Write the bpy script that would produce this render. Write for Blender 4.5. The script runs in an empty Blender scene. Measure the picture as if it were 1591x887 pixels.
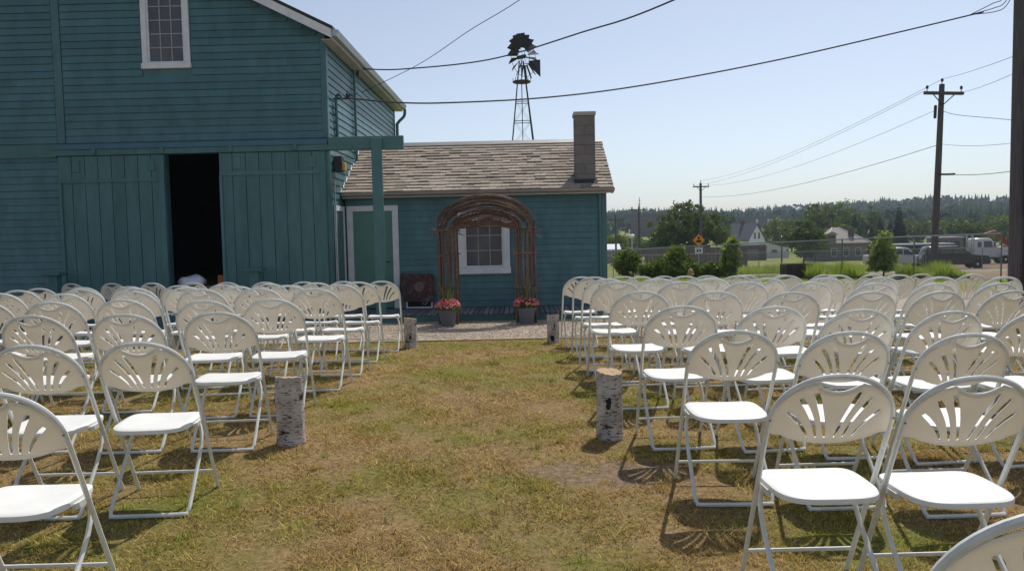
import bpy, bmesh, math, random
import numpy as np
from mathutils import Vector, Matrix

random.seed(7)
rng = np.random.default_rng(7)
R = math.radians
scn = bpy.context.scene
COL = scn.collection

# ------------------------------------------------------------------ camera, sky, sun, exposure
CAM_H = 1.40
F_PX = 1230.0
TH = math.atan(76.5 / F_PX)
RO = math.atan(0.021)
cam = bpy.data.cameras.new('camera')
cam.sensor_width = 36.0
cam.lens = F_PX / 1591.0 * 36.0
cam.clip_start = 0.05
cam.clip_end = 8000
camo = bpy.data.objects.new('camera', cam)
COL.objects.link(camo)
fw = Vector((0, math.cos(TH), -math.sin(TH)))
rt0 = Vector((1, 0, 0))
up0 = rt0.cross(fw)
rt = rt0 * math.cos(RO) - up0 * math.sin(RO)
up = up0 * math.cos(RO) + rt0 * math.sin(RO)
mw = Matrix((rt, up, -fw)).transposed().to_4x4()
mw.translation = Vector((0, 0, CAM_H))
camo.matrix_world = mw
scn.camera = camo

SUN_AZ, SUN_EL = R(27), R(56)
world = bpy.data.worlds.new('World')
scn.world = world
world.use_nodes = True
wn = world.node_tree
wn.nodes.clear()
sky = wn.nodes.new('ShaderNodeTexSky')
sky.sky_type = 'NISHITA'
sky.sun_disc = False
sky.sun_elevation = SUN_EL
sky.sun_rotation = SUN_AZ
sky.altitude = 300
sky.air_density = .9
sky.dust_density = 1.2
sky.ozone_density = 2.0
bg = wn.nodes.new('ShaderNodeBackground')
bg.inputs['Strength'].default_value = 0.125
wo = wn.nodes.new('ShaderNodeOutputWorld')
hs = wn.nodes.new('ShaderNodeHueSaturation')
hs.inputs['Saturation'].default_value = .70
wn.links.new(sky.outputs[0], hs.inputs['Color'])
wn.links.new(hs.outputs[0], bg.inputs[0])
wn.links.new(bg.outputs[0], wo.inputs[0])

sun = bpy.data.lights.new('sun', 'SUN')
sun.energy = 4.1
sun.angle = R(0.55)
sun.color = (1.0, 0.95, 0.86)
suno = bpy.data.objects.new('sun', sun)
COL.objects.link(suno)
sd = Vector((math.sin(SUN_AZ) * math.cos(SUN_EL), math.cos(SUN_AZ) * math.cos(SUN_EL), math.sin(SUN_EL)))
suno.rotation_euler = sd.to_track_quat('Z', 'Y').to_euler()
suno.location = (20, 40, 60)

scn.view_settings.view_transform = 'Standard'
scn.view_settings.look = 'None'
scn.view_settings.exposure = 0.0
scn.view_settings.gamma = 1.0
try:
    scn.cycles.max_bounces = 8
    scn.cycles.transparent_max_bounces = 16
    scn.cycles.volume_bounces = 0
    scn.cycles.use_denoising = True
except Exception:
    pass

# ------------------------------------------------------------------ terrain profile
PRO = [(-80, .04), (0, -.06), (2.9, -.08), (4.1, -.06), (5.2, -.01), (6.2, 0), (7.5, .02), (9, -.03), (10.4, -.1), (13, -.16),
       (16.6, -.22), (20, -.29), (27, -.42), (38, -.8), (60, -1.8), (90, -2.9), (130, -3.6), (170, -4.3), (250, -5), (380, -1),
       (520, 4), (700, 10), (800, 13), (1000, 14), (3000, 14)]
PX = [p[0] for p in PRO]
PZ = [p[1] for p in PRO]


def gz(x, y):
    x = np.asarray(x, float)
    y = np.asarray(y, float)
    z = np.interp(y, PX, PZ)
    z = z + np.clip((y - 420) / 300, 0, 1) * (5 * np.clip((x - 190) / 160, 0, 1) + 2.5 * np.sin(x / 47.) + 1.5 * np.sin(x / 21. + 1))
    k = np.clip((20 - y) / 3, 0, 1)
    return z - .012 * np.clip(x - 1, 0, 6) * k


def g1(x, y):
    return float(gz(x, y))


# ------------------------------------------------------------------ materials
def nt(name):
    m = bpy.data.materials.new(name)
    m.use_nodes = True
    n = m.node_tree
    return m, n, n.nodes['Principled BSDF']


def M(name, col, rough=.6, var=.2, scale=6., bump=0., bscale=80., spec=.4, metal=0., objvar=0., trans=0., stretch=(1, 1, 1), tcol=None, hue=None):
    m, n, b = nt(name)
    L = n.links
    b.inputs['Roughness'].default_value = rough
    b.inputs['Metallic'].default_value = metal
    b.inputs['Specular IOR Level'].default_value = spec
    tc = n.nodes.new('ShaderNodeTexCoord')
    mp = n.nodes.new('ShaderNodeMapping')
    mp.inputs['Scale'].default_value = stretch
    L.new(tc.outputs['Object'], mp.inputs[0])
    nz = n.nodes.new('ShaderNodeTexNoise')
    nz.inputs['Scale'].default_value = scale
    nz.inputs['Detail'].default_value = 6
    nz.inputs['Roughness'].default_value = .65
    L.new(mp.outputs[0], nz.inputs['Vector'])
    cr = n.nodes.new('ShaderNodeValToRGB')
    c2 = hue if hue else col
    cr.color_ramp.elements[0].position = .3
    cr.color_ramp.elements[1].position = .7
    cr.color_ramp.elements[0].color = (*[c * (1 - var) for c in c2], 1)
    cr.color_ramp.elements[1].color = (*[min(1, c * (1 + var)) for c in col], 1)
    L.new(nz.outputs['Fac'], cr.inputs[0])
    out = cr.outputs[0]
    if objvar:
        oi = n.nodes.new('ShaderNodeObjectInfo')
        mr = n.nodes.new('ShaderNodeMapRange')
        mr.inputs['To Min'].default_value = 1 - objvar
        mr.inputs['To Max'].default_value = 1 + objvar
        L.new(oi.outputs['Random'], mr.inputs['Value'])
        mx = n.nodes.new('ShaderNodeVectorMath')
        mx.operation = 'SCALE'
        L.new(out, mx.inputs[0])
        L.new(mr.outputs[0], mx.inputs['Scale'])
        out = mx.outputs[0]
    L.new(out, b.inputs['Base Color'])
    if bump:
        n2 = n.nodes.new('ShaderNodeTexNoise')
        n2.inputs['Scale'].default_value = bscale
        n2.inputs['Detail'].default_value = 4
        L.new(mp.outputs[0], n2.inputs['Vector'])
        bp = n.nodes.new('ShaderNodeBump')
        bp.inputs['Strength'].default_value = bump
        bp.inputs['Distance'].default_value = .01
        L.new(n2.outputs['Fac'], bp.inputs['Height'])
        L.new(bp.outputs[0], b.inputs['Normal'])
    if trans:
        t = n.nodes.new('ShaderNodeBsdfTranslucent')
        if tcol:
            t.inputs[0].default_value = (*tcol, 1)
        else:
            L.new(out, t.inputs[0])
        ms = n.nodes.new('ShaderNodeMixShader')
        ms.inputs[0].default_value = trans
        L.new(b.outputs[0], ms.inputs[1])
        L.new(t.outputs[0], ms.inputs[2])
        L.new(ms.outputs[0], n.nodes['Material Output'].inputs['Surface'])
    return m


TEAL = M('teal_paint', (.061, .158, .176), .38, .24, 2.2, .3, 60, .45, objvar=.09, stretch=(1.6, 1, .7))
TEALD = M('teal_door_paint', (.068, .166, .17), .5, .2, 2.5, .3, 40, .4, objvar=.06, stretch=(2, 2, .5))
TEALB = M('blue_flashing', (.05, .14, .195), .4, .15, 3)  # bluer tone than the teal siding, for the strip above the track
TEALP = M('teal_post_paint', (.07, .175, .17), .45, .12, 3, .2, 40)
GREEN = M('green_door_paint', (.10, .235, .19), .5, .1, 2, .1, 30)
WHITE = M('white_trim_paint', (.72, .73, .76), .5, .1, 5, .15, 50)
CREAM = M('cream_fascia_paint', (.40, .39, .36), .55, .15, 4)
MUNTIN = M('old_muntin_paint', (.34, .34, .36), .5, .1, 8)
PANE = M('dark_window_glass', (.10, .098, .11), .2, .3, 2, spec=.35)
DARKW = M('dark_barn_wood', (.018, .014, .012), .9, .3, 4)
FLOORW = M('worn_barn_floor', (.16, .12, .09), .8, .25, 5)
ROOFD = M('dark_roof_shingle', (.05, .045, .045), .9, .3, 12, .5, 50)
SHING = M('weathered_cedar', (.34, .285, .235), .85, .32, 5, .6, 90, .2, objvar=.3, stretch=(1, 6, 1))
BLOCK = M('painted_chimney_block', (.20, .185, .175), .85, .12, 9, .5, 90, .2, objvar=.06)
CONC = M('pale_concrete', (.42, .40, .37), .85, .12, 8, .4, 60)
METAL = M('galvanised_metal', (.42, .44, .45), .4, .12, 10, metal=.7)
FENCEM = M('dull_fence_steel', (.16, .165, .17), .5, .15, 10, metal=.4)
DARKM = M('dark_weathered_steel', (.05, .055, .065), .75, .2, 10, spec=.2)
BLACK = M('black_rubber', (.012, .012, .013), .6, .2, 12)
DECK = M('grey_deck_board', (.20, .19, .21), .7, .2, 6, .4, 50, objvar=.35, stretch=(6, 1, 1))
POLEW = M('weathered_pole_wood', (.115, .105, .105), .9, .35, 7, .8, 40, .2, stretch=(6, 6, .25))
BROWNW = M('dark_timber', (.07, .05, .042), .85, .35, 5, .5, 40, objvar=.2)
EDGE = M('tan_edging_timber', (.40, .30, .19), .8, .25, 5, .4, 40, stretch=(.4, 4, 4))
TWIG = M('brown_twig', (.15, .088, .064), .75, .4, 14, .3, 50, .3, objvar=.35)
TWIGL = M('pale_twig', (.26, .17, .12), .7, .4, 14, .3, 50, .3)  # paler tone for a few twigs among the arch bundles
TWIGG = M('grey_twig', (.15, .125, .11), .75, .4, 14, .3, 50, .3, objvar=.3)
POT = M('grey_planter_plastic', (.13, .14, .16), .5, .12, 8)
SOIL = M('potting_soil', (.03, .02, .015), .9, .3, 30)
PETAL = M('coral_pink_petal', (.85, .20, .22), .6, .3, 25, trans=.3, hue=(.9, .36, .38))
LEAFG = M('bright_plant_leaf', (.10, .20, .035), .5, .35, 18, trans=.4)
SPIKE = M('spiky_green_leaf', (.12, .17, .05), .5, .3, 18, trans=.3)
CHAIRP = M('white_chair_plastic', (.82, .81, .77), .45, .06, 7, .04, 120, .35, objvar=.035, trans=.27, tcol=(.86, .76, .62))
CHAIRS = M('white_seat_plastic', (.76, .76, .74), .42, .05, 7, .04, 120, .4, objvar=.03)
CHAIRM = M('white_powder_coat', (.68, .69, .66), .38, .14, 16, 0, 80, .45, objvar=.06)
SILVER = M('rivet_steel', (.1, .1, .1), .4, .1, 10, metal=.8)
WIRE = M('black_cable', (.02, .022, .026), .6, .1, 10)
TERRA = M('terracotta_box', (.42, .14, .05), .7, .15, 8)
CLOTH = M('white_cloth', (.72, .74, .82), .8, .08, 6)
ORANGE = M('orange_sign_sheet', (.85, .26, .01), .5, .05, 5)
SIGNW = M('white_sign_sheet', (.75, .76, .78), .5, .05, 5)
SIGNK = M('black_sign_print', (.012, .012, .012), .6, .05, 5)
HYD = M('faded_orange_hydrant_paint', (.48, .30, .13), .55, .2, 10)
BLUE = M('blue_tarp', (.05, .12, .34), .6, .2, 10)
CARW = M('white_car_paint', (.62, .64, .67), .25, .05, 3, spec=.6)
CARD = M('dark_car_paint', (.02, .022, .028), .2, .1, 3, spec=.6)
CARG = M('car_window_glass', (.09, .10, .12), .08, .1, 3, spec=.8)
CHROME = M('chrome_trim', (.6, .61, .63), .2, .05, 5, metal=.9)
REDM = M('red_machine_paint', (.26, .045, .03), .5, .2, 6)
HOUSEW = M('white_house_siding', (.66, .67, .72), .7, .08, 3)
HOUSEG = M('grey_stucco_wall', (.22, .20, .20), .85, .12, 3)
ROOFG = M('grey_house_roof', (.12, .115, .135), .85, .2, 4, .3, 20)
ROOFT = M('pale_tan_roof', (.30, .26, .24), .85, .2, 4, .3, 20)
BRICKB = M('brown_block_wall', (.13, .095, .085), .85, .2, .4)
BARK = M('tree_bark', (.08, .06, .045), .9, .3, 6, .5, 20)
LEAF1 = M('deciduous_leaf', (.135, .175, .045), .6, .45, .8, spec=.12, trans=.3, hue=(.075, .105, .028))
LEAF2 = M('bush_leaf', (.19, .25, .05), .55, .4, 3, spec=.12, trans=.26, hue=(.085, .13, .03))
LEAF3 = M('conifer_needle', (.028, .052, .026), .7, .4, 1.5, trans=.1)
LEAF4 = M('young_tree_leaf', (.24, .30, .06), .55, .4, 3, spec=.12, trans=.45)
FOREST = M('far_forest_leaf', (.036, .066, .03), .95, .6, .06, spec=.05, hue=(.02, .04, .022))
WILD = M('tall_wild_grass', (.34, .42, .07), .7, .4, .5, trans=.45)


def birch_mat():
    m, n, b = nt('birch_bark')
    L = n.links
    b.inputs['Roughness'].default_value = .75
    tc = n.nodes.new('ShaderNodeTexCoord')
    def noise(sc, st, det=5):
        mp = n.nodes.new('ShaderNodeMapping')
        mp.inputs['Scale'].default_value = st
        L.new(tc.outputs['Object'], mp.inputs[0])
        z = n.nodes.new('ShaderNodeTexNoise')
        z.inputs['Scale'].default_value = sc
        z.inputs['Detail'].default_value = det
        L.new(mp.outputs[0], z.inputs['Vector'])
        return z.outputs['Fac']
    def ramp(f, p0, p1, c0, c1):
        r = n.nodes.new('ShaderNodeValToRGB')
        r.color_ramp.elements[0].position = p0
        r.color_ramp.elements[1].position = p1
        r.color_ramp.elements[0].color = (*c0, 1)
        r.color_ramp.elements[1].color = (*c1, 1)
        L.new(f, r.inputs[0])
        return r.outputs[0]
    def mul(a, c):
        x = n.nodes.new('ShaderNodeMix')
        x.data_type = 'RGBA'
        x.blend_type = 'MULTIPLY'
        x.inputs[0].default_value = 1
        L.new(a, x.inputs[6])
        L.new(c, x.inputs[7])
        return x.outputs[2]
    base = ramp(noise(9, (1, 1, 1)), .3, .7, (.30, .26, .235), (.62, .57, .53))
    dash = ramp(noise(26, (1, 1, 5), 4), .37, .44, (.06, .05, .05), (1, 1, 1))
    blot = ramp(noise(8, (1, 1, 1.6), 5), .34, .41, (.05, .04, .035), (1, 1, 1))
    L.new(mul(mul(base, dash), blot), b.inputs['Base Color'])
    return m


BIRCH = birch_mat()
CUTW = M('cut_birch_end', (.42, .28, .16), .8, .25, 14, .3, 60)


def rust_mat():
    m, n, b = nt('rusty_sign_paint')
    L = n.links
    b.inputs['Roughness'].default_value = .7
    tc = n.nodes.new('ShaderNodeTexCoord')
    z = n.nodes.new('ShaderNodeTexNoise')
    z.inputs['Scale'].default_value = 7
    z.inputs['Detail'].default_value = 8
    L.new(tc.outputs['Object'], z.inputs['Vector'])
    r = n.nodes.new('ShaderNodeValToRGB')
    e = r.color_ramp.elements
    e[0].position = .36
    e[0].color = (.028, .022, .022, 1)
    e[1].position = .7
    e[1].color = (.13, .105, .10, 1)
    x = e.new(.5)
    x.color = (.06, .025, .02, 1)
    L.new(z.outputs['Fac'], r.inputs[0])
    L.new(r.outputs[0], b.inputs['Base Color'])
    return m


RUST = rust_mat()
RUSTR = M('faded_red_sign_paint', (.12, .022, .018), .7, .4, 12)
RUSTT = M('faded_tan_sign_paint', (.16, .12, .10), .7, .5, 14)
CHALK = M('black_chalkboard', (.014, .014, .016), .8, .2, 8)


def ground_mat(name, blades=False):
    m, n, b = nt(name)
    L = n.links
    b.inputs['Roughness'].default_value = .9
    b.inputs['Specular IOR Level'].default_value = .15
    tc = n.nodes.new('ShaderNodeTexCoord')
    def noise(sc, det=4, off=0):
        mp = n.nodes.new('ShaderNodeMapping')
        mp.inputs['Location'].default_value = (off, off * .7, 0)
        mp.inputs['Scale'].default_value = (1, 1, 0)
        L.new(tc.outputs['Object'], mp.inputs[0])
        z = n.nodes.new('ShaderNodeTexNoise')
        z.inputs['Scale'].default_value = sc
        z.inputs['Detail'].default_value = det
        z.inputs['Roughness'].default_value = .6
        L.new(mp.outputs[0], z.inputs['Vector'])
        return z.outputs['Fac']
    def ramp(f, els):
        r = n.nodes.new('ShaderNodeValToRGB')
        r.color_ramp.elements[0].position = els[0][0]
        r.color_ramp.elements[0].color = (*els[0][1], 1)
        r.color_ramp.elements[1].position = els[-1][0]
        r.color_ramp.elements[1].color = (*els[-1][1], 1)
        for p, c in els[1:-1]:
            q = r.color_ramp.elements.new(p)
            q.color = (*c, 1)
        L.new(f, r.inputs[0])
        return r.outputs[0]
    def mix(f, a, c, kind='MIX'):
        x = n.nodes.new('ShaderNodeMix')
        x.data_type = 'RGBA'
        x.blend_type = kind
        if isinstance(f, float):
            x.inputs[0].default_value = f
        else:
            L.new(f, x.inputs[0])
        L.new(a, x.inputs[6])
        L.new(c, x.inputs[7])
        return x.outputs[2]
    big = noise(.85, 5)
    med = noise(3.2, 4, 11)
    if blades:
        dry = ramp(med, [(.3, (.48, .325, .125)), (.7, (.68, .52, .24))])
        grn = ramp(med, [(.3, (.37, .35, .06)), (.7, (.53, .49, .11))])
        fac = ramp(big, [(.44, (0, 0, 0)), (.66, (1, 1, 1))])
        c = mix(fac, dry, grn)
        at = n.nodes.new('ShaderNodeAttribute')
        at.attribute_name = 'tint'
        c = mix(1.0, c, at.outputs['Color'], 'MULTIPLY')
        L.new(c, b.inputs['Base Color'])
        t = n.nodes.new('ShaderNodeBsdfTranslucent')
        L.new(c, t.inputs[0])
        ms = n.nodes.new('ShaderNodeMixShader')
        ms.inputs[0].default_value = .35
        L.new(b.outputs[0], ms.inputs[1])
        L.new(t.outputs[0], ms.inputs[2])
        L.new(ms.outputs[0], n.nodes['Material Output'].inputs['Surface'])
        return m
    fine = noise(26, 6, 3)
    dry = ramp(fine, [(.3, (.13, .08, .035)), (.7, (.30, .21, .10))])
    grn = ramp(fine, [(.3, (.075, .085, .016)), (.7, (.17, .17, .04))])
    fac = ramp(big, [(.44, (0, 0, 0)), (.66, (1, 1, 1))])
    lawn = mix(fac, dry, grn)
    # bare soil patch beside the aisle
    sep = n.nodes.new('ShaderNodeSeparateXYZ')
    L.new(tc.outputs['Object'], sep.inputs[0])
    def math_(op, a, c):
        x = n.nodes.new('ShaderNodeMath')
        x.operation = op
        for i, v in enumerate((a, c)):
            if isinstance(v, (int, float)):
                x.inputs[i].default_value = v
            else:
                L.new(v, x.inputs[i])
        return x.outputs[0]
    dx = math_('DIVIDE', math_('SUBTRACT', sep.outputs[0], .55), .50)
    dy = math_('DIVIDE', math_('SUBTRACT', sep.outputs[1], 4.68), .30)
    rr = math_('ADD', math_('MULTIPLY', dx, dx), math_('MULTIPLY', dy, dy))
    rr = math_('ADD', rr, math_('MULTIPLY', math_('SUBTRACT', med, .5), 4.5))
    soil = ramp(fine, [(.3, (.10, .068, .044)), (.55, (.20, .142, .095)), (.72, (.30, .225, .16))])
    c = mix(ramp(rr, [(.45, (.9, .9, .9)), (1.0, (0, 0, 0))]), lawn, soil)
    # greener turf beyond the yard
    far = ramp(noise(.3, 5, 5), [(.35, (.15, .175, .035)), (.65, (.27, .28, .07))])
    yf = n.nodes.new('ShaderNodeMapRange')
    yf.inputs['From Min'].default_value = 15
    yf.inputs['From Max'].default_value = 22
    L.new(sep.outputs[1], yf.inputs['Value'])
    c = mix(yf.outputs[0], c, far)
    L.new(c, b.inputs['Base Color'])
    bp = n.nodes.new('ShaderNodeBump')
    bp.inputs['Strength'].default_value = .6
    bp.inputs['Distance'].default_value = .02
    L.new(fine, bp.inputs['Height'])
    L.new(bp.outputs[0], b.inputs['Normal'])
    return m


GROUND = ground_mat('lawn_soil')
BLADES = ground_mat('grass_blades', True)


def gravel_mat():
    m, n, b = nt('pinkish_gravel')
    L = n.links
    b.inputs['Roughness'].default_value = .85
    tc = n.nodes.new('ShaderNodeTexCoord')
    v = n.nodes.new('ShaderNodeTexVoronoi')
    v.inputs['Scale'].default_value = 34
    L.new(tc.outputs['Object'], v.inputs['Vector'])
    r = n.nodes.new('ShaderNodeValToRGB')
    e = r.color_ramp.elements
    e[0].color = (.18, .135, .10, 1)
    e[1].color = (.48, .39, .30, 1)
    L.new(v.outputs['Color'], r.inputs[0])
    L.new(r.outputs[0], b.inputs['Base Color'])
    bp = n.nodes.new('ShaderNodeBump')
    bp.inputs['Strength'].default_value = .9
    bp.inputs['Distance'].default_value = .02
    bp.invert = True
    L.new(v.outputs['Distance'], bp.inputs['Height'])
    L.new(bp.outputs[0], b.inputs['Normal'])
    return m


GRAVEL = gravel_mat()
STONE = M('loose_gravel_stone', (.45, .37, .29), .8, .4, 60)
DIRT = M('bare_brown_dirt', (.20, .13, .085), .95, .25, 1.2, .4, 30)
ROAD = M('grey_road_gravel', (.27, .235, .22), .95, .15, 1.5, .4, 40)


# ------------------------------------------------------------------ mesh building
class MB:
    def __init__(s):
        s.v, s.f = [], []

    def add(s, vs, fs):
        o = len(s.v)
        s.v += [tuple(p) for p in vs]
        s.f += [tuple(i + o for i in f) for f in fs]
        return s

    def box(s, x0, x1, y0, y1, z0, z1):
        return s.add([(x0, y0, z0), (x1, y0, z0), (x1, y1, z0), (x0, y1, z0), (x0, y0, z1), (x1, y0, z1), (x1, y1, z1), (x0, y1, z1)],
                     [(0, 3, 2, 1), (4, 5, 6, 7), (0, 1, 5, 4), (1, 2, 6, 5), (2, 3, 7, 6), (3, 0, 4, 7)])

    def prism(s, poly, axis, a0, a1):
        """extrude a 2-D outline along an axis: 'x' -> (y,z), 'y' -> (x,z), 'z' -> (x,y)"""
        n = len(poly)
        def p(q, a):
            return {'x': (a, q[0], q[1]), 'y': (q[0], a, q[1]), 'z': (q[0], q[1], a)}[axis]
        vs = [p(q, a0) for q in poly] + [p(q, a1) for q in poly]
        fs = [tuple(range(n))[::-1], tuple(range(n, 2 * n))]
        fs += [(i, (i + 1) % n, n + (i + 1) % n, n + i) for i in range(n)]
        return s.add(vs, fs)

    def tube(s, pts, r, n=8, caps=True):
        pts = [Vector(p) for p in pts]
        k = len(pts)
        rs = r if isinstance(r, (list, tuple)) else [r] * k
        tn = []
        for i in range(k):
            a = pts[max(0, i - 1)]
            c = pts[min(k - 1, i + 1)]
            t = (c - a)
            tn.append(t.normalized() if t.length > 1e-9 else Vector((0, 0, 1)))
        ref = Vector((0, 0, 1)) if abs(tn[0].z) < .9 else Vector((1, 0, 0))
        u = tn[0].cross(ref).normalized()
        vs, fs = [], []
        for i in range(k):
            u = (u - tn[i] * u.dot(tn[i])).normalized()
            w = tn[i].cross(u)
            for j in range(n):
                a = 2 * math.pi * j / n
                vs.append(pts[i] + (u * math.cos(a) + w * math.sin(a)) * rs[i])
        for i in range(k - 1):
            for j in range(n):
                fs.append((i * n + j, i * n + (j + 1) % n, (i + 1) * n + (j + 1) % n, (i + 1) * n + j))
        if caps:
            fs.append(tuple(range(n))[::-1])
            fs.append(tuple(range((k - 1) * n, k * n)))
        return s.add(vs, fs)

    def lathe(s, prof, n=16, c=(0, 0, 0), caps=True):
        vs, fs = [], []
        for r, z in prof:
            for j in range(n):
                a = 2 * math.pi * j / n
                vs.append((c[0] + r * math.cos(a), c[1] + r * math.sin(a), c[2] + z))
        k = len(prof)
        for i in range(k - 1):
            for j in range(n):
                fs.append((i * n + j, i * n + (j + 1) % n, (i + 1) * n + (j + 1) % n, (i + 1) * n + j))
        if caps:
            fs.append(tuple(range(n))[::-1])
            fs.append(tuple(range((k - 1) * n, k * n)))
        return s.add(vs, fs)

    def mesh(s, name, mat, smooth=False, bevel=0.):
        me = bpy.data.meshes.new(name)
        me.from_pydata(s.v, [], s.f)
        if bevel:
            bm = bmesh.new()
            bm.from_mesh(me)
            bmesh.ops.bevel(bm, geom=bm.edges[:], offset=bevel, segments=1, affect='EDGES', clamp_overlap=True)
            bm.to_mesh(me)
            bm.free()
        me.materials.append(mat)
        if smooth:
            me.polygons.foreach_set('use_smooth', [True] * len(me.polygons))
            try:
                me.set_sharp_from_angle(angle=R(40))
            except Exception:
                pass
        me.update()
        return me

    def obj(s, name, mat, parent=None, smooth=False, bevel=0.):
        return link(name, s.mesh(name, mat, smooth, bevel), parent)


def link(name, me, parent=None, loc=None, rot=None, scale=None):
    o = bpy.data.objects.new(name, me)
    COL.objects.link(o)
    if parent is not None:
        o.parent = parent
    if loc is not None:
        o.location = loc
    if rot is not None:
        o.rotation_euler = rot
    if scale is not None:
        o.scale = scale
    return o


def tag(o, label=None, cat=None, group=None, kind=None):
    if label:
        o['label'] = label
    if cat:
        o['category'] = cat
    if group:
        o['group'] = group
    if kind:
        o['kind'] = kind
    return o


def thing(name, label, cat, loc=(0, 0, 0), rz=0., group=None):
    o = bpy.data.objects.new(name, None)
    o.empty_display_size = .2
    COL.objects.link(o)
    o.location = loc
    o.rotation_euler = (0, 0, rz)
    return tag(o, label, cat, group)


def copy_tree(o, parent=None):
    c = o.copy()
    COL.objects.link(c)
    if parent is not None:
        c.parent = parent
    for ch in list(o.children):
        copy_tree(ch, c)
    return c


def bx(name, mat, parent, x0, x1, y0, y1, z0, z1, bevel=0.):
    return MB().box(x0, x1, y0, y1, z0, z1).obj(name, mat, parent, bevel=bevel)


def np_mesh(name, V, Fc, mat, tint=None):
    """fast mesh from numpy arrays; Fc is (n,3) or (n,4)"""
    me = bpy.data.meshes.new(name)
    nv, nf, k = len(V), len(Fc), Fc.shape[1]
    me.vertices.add(nv)
    me.vertices.foreach_set('co', np.ascontiguousarray(V, np.float32).ravel())
    me.loops.add(nf * k)
    me.loops.foreach_set('vertex_index', np.ascontiguousarray(Fc, np.int32).ravel())
    me.polygons.add(nf)
    me.polygons.foreach_set('loop_start', np.arange(0, nf * k, k, dtype=np.int32))
    me.polygons.foreach_set('loop_total', np.full(nf, k, np.int32))
    if tint is not None:
        a = me.color_attributes.new('tint', 'FLOAT_COLOR', 'POINT')
        a.data.foreach_set('color', np.ascontiguousarray(tint, np.float32).ravel())
    me.update(calc_edges=True)
    me.validate()
    me.materials.append(mat)
    return me


def spline(pts, n=6):
    """Catmull-Rom through the points"""
    P = [Vector(p) for p in pts]
    P = [P[0] * 2 - P[1]] + P + [P[-1] * 2 - P[-2]]
    out = []
    for i in range(1, len(P) - 2):
        for k in range(n):
            t = k / n
            a, b, c, d = P[i - 1], P[i], P[i + 1], P[i + 2]
            out.append(.5 * ((2 * b) + (c - a) * t + (2 * a - 5 * b + 4 * c - d) * t * t + (3 * b - a - 3 * c + d) * t ** 3))
    out.append(P[-2])
    return out


# ------------------------------------------------------------------ ground, gravel, paths
def sheet(name, xs, ys, mat, lift=0.):
    xs = np.array(sorted(set(xs)))
    ys = np.array(sorted(set(ys)))
    X, Y = np.meshgrid(xs, ys)
    Z = gz(X, Y) + lift
    V = np.stack([X.ravel(), Y.ravel(), Z.ravel()], 1)
    nx, ny = len(xs), len(ys)
    i = np.arange(nx - 1)[None, :] + np.arange(ny - 1)[:, None] * nx
    Fc = np.stack([i, i + 1, i + 1 + nx, i + nx], -1).reshape(-1, 4)
    o = link(name, np_mesh(name, V, Fc, mat))
    return tag(o, kind='structure')


gx = [-1600, -900, -500, -250, -120, -60, -30, -15, -8, -4, 0, 1, 4, 7, 10, 15, 20, 30, 60, 120, 250, 500, 900, 1600]
gy = [p[0] for p in PRO] + [-30, -10, 2, 4, 7, 11.2, 12, 15, 17, 18.5, 20.5, 24, 30, 34, 46, 75, 11.64, 110, 200, 300, 450, 600, 900, 1500, 2000]
sheet('ground', gx, gy, GROUND)
gyy = [y for y in gy if 11.64 <= y <= 15]
sheet('gravel_yard', [-14, -8, -4, 0, 1, 4, 7, 10, 15, 20], gyy, GRAVEL, .006)
sheet('gravel_yard', [2.4, 4, 7, 10, 15, 20], [y for y in gy if 15 <= y <= 20.5], GRAVEL, .006)
sheet('concrete_path', [3, 4, 7, 10, 15, 20, 30], [27.6, 28.5], CONC, .008)
sheet('gravel_road', [-60, -30, 0, 15, 30, 60, 120], [43, 46, 50.5], ROAD, .01)
sheet('dirt_lot', [15, 20, 30, 60, 110], [52, 60, 75, 90, 96], DIRT, .012)
sheet('dirt_lot', [17, 20, 30], [27, 30, 34, 38], DIRT, .01)

e = bx('timber_edging', EDGE, None, -8.6, 8.6, 11.6, 11.64, -.3, -.105)
e.location = (0, 0, 0)
tag(e, 'long tan timber edging board between the lawn and the gravel', 'edging board')

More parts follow.
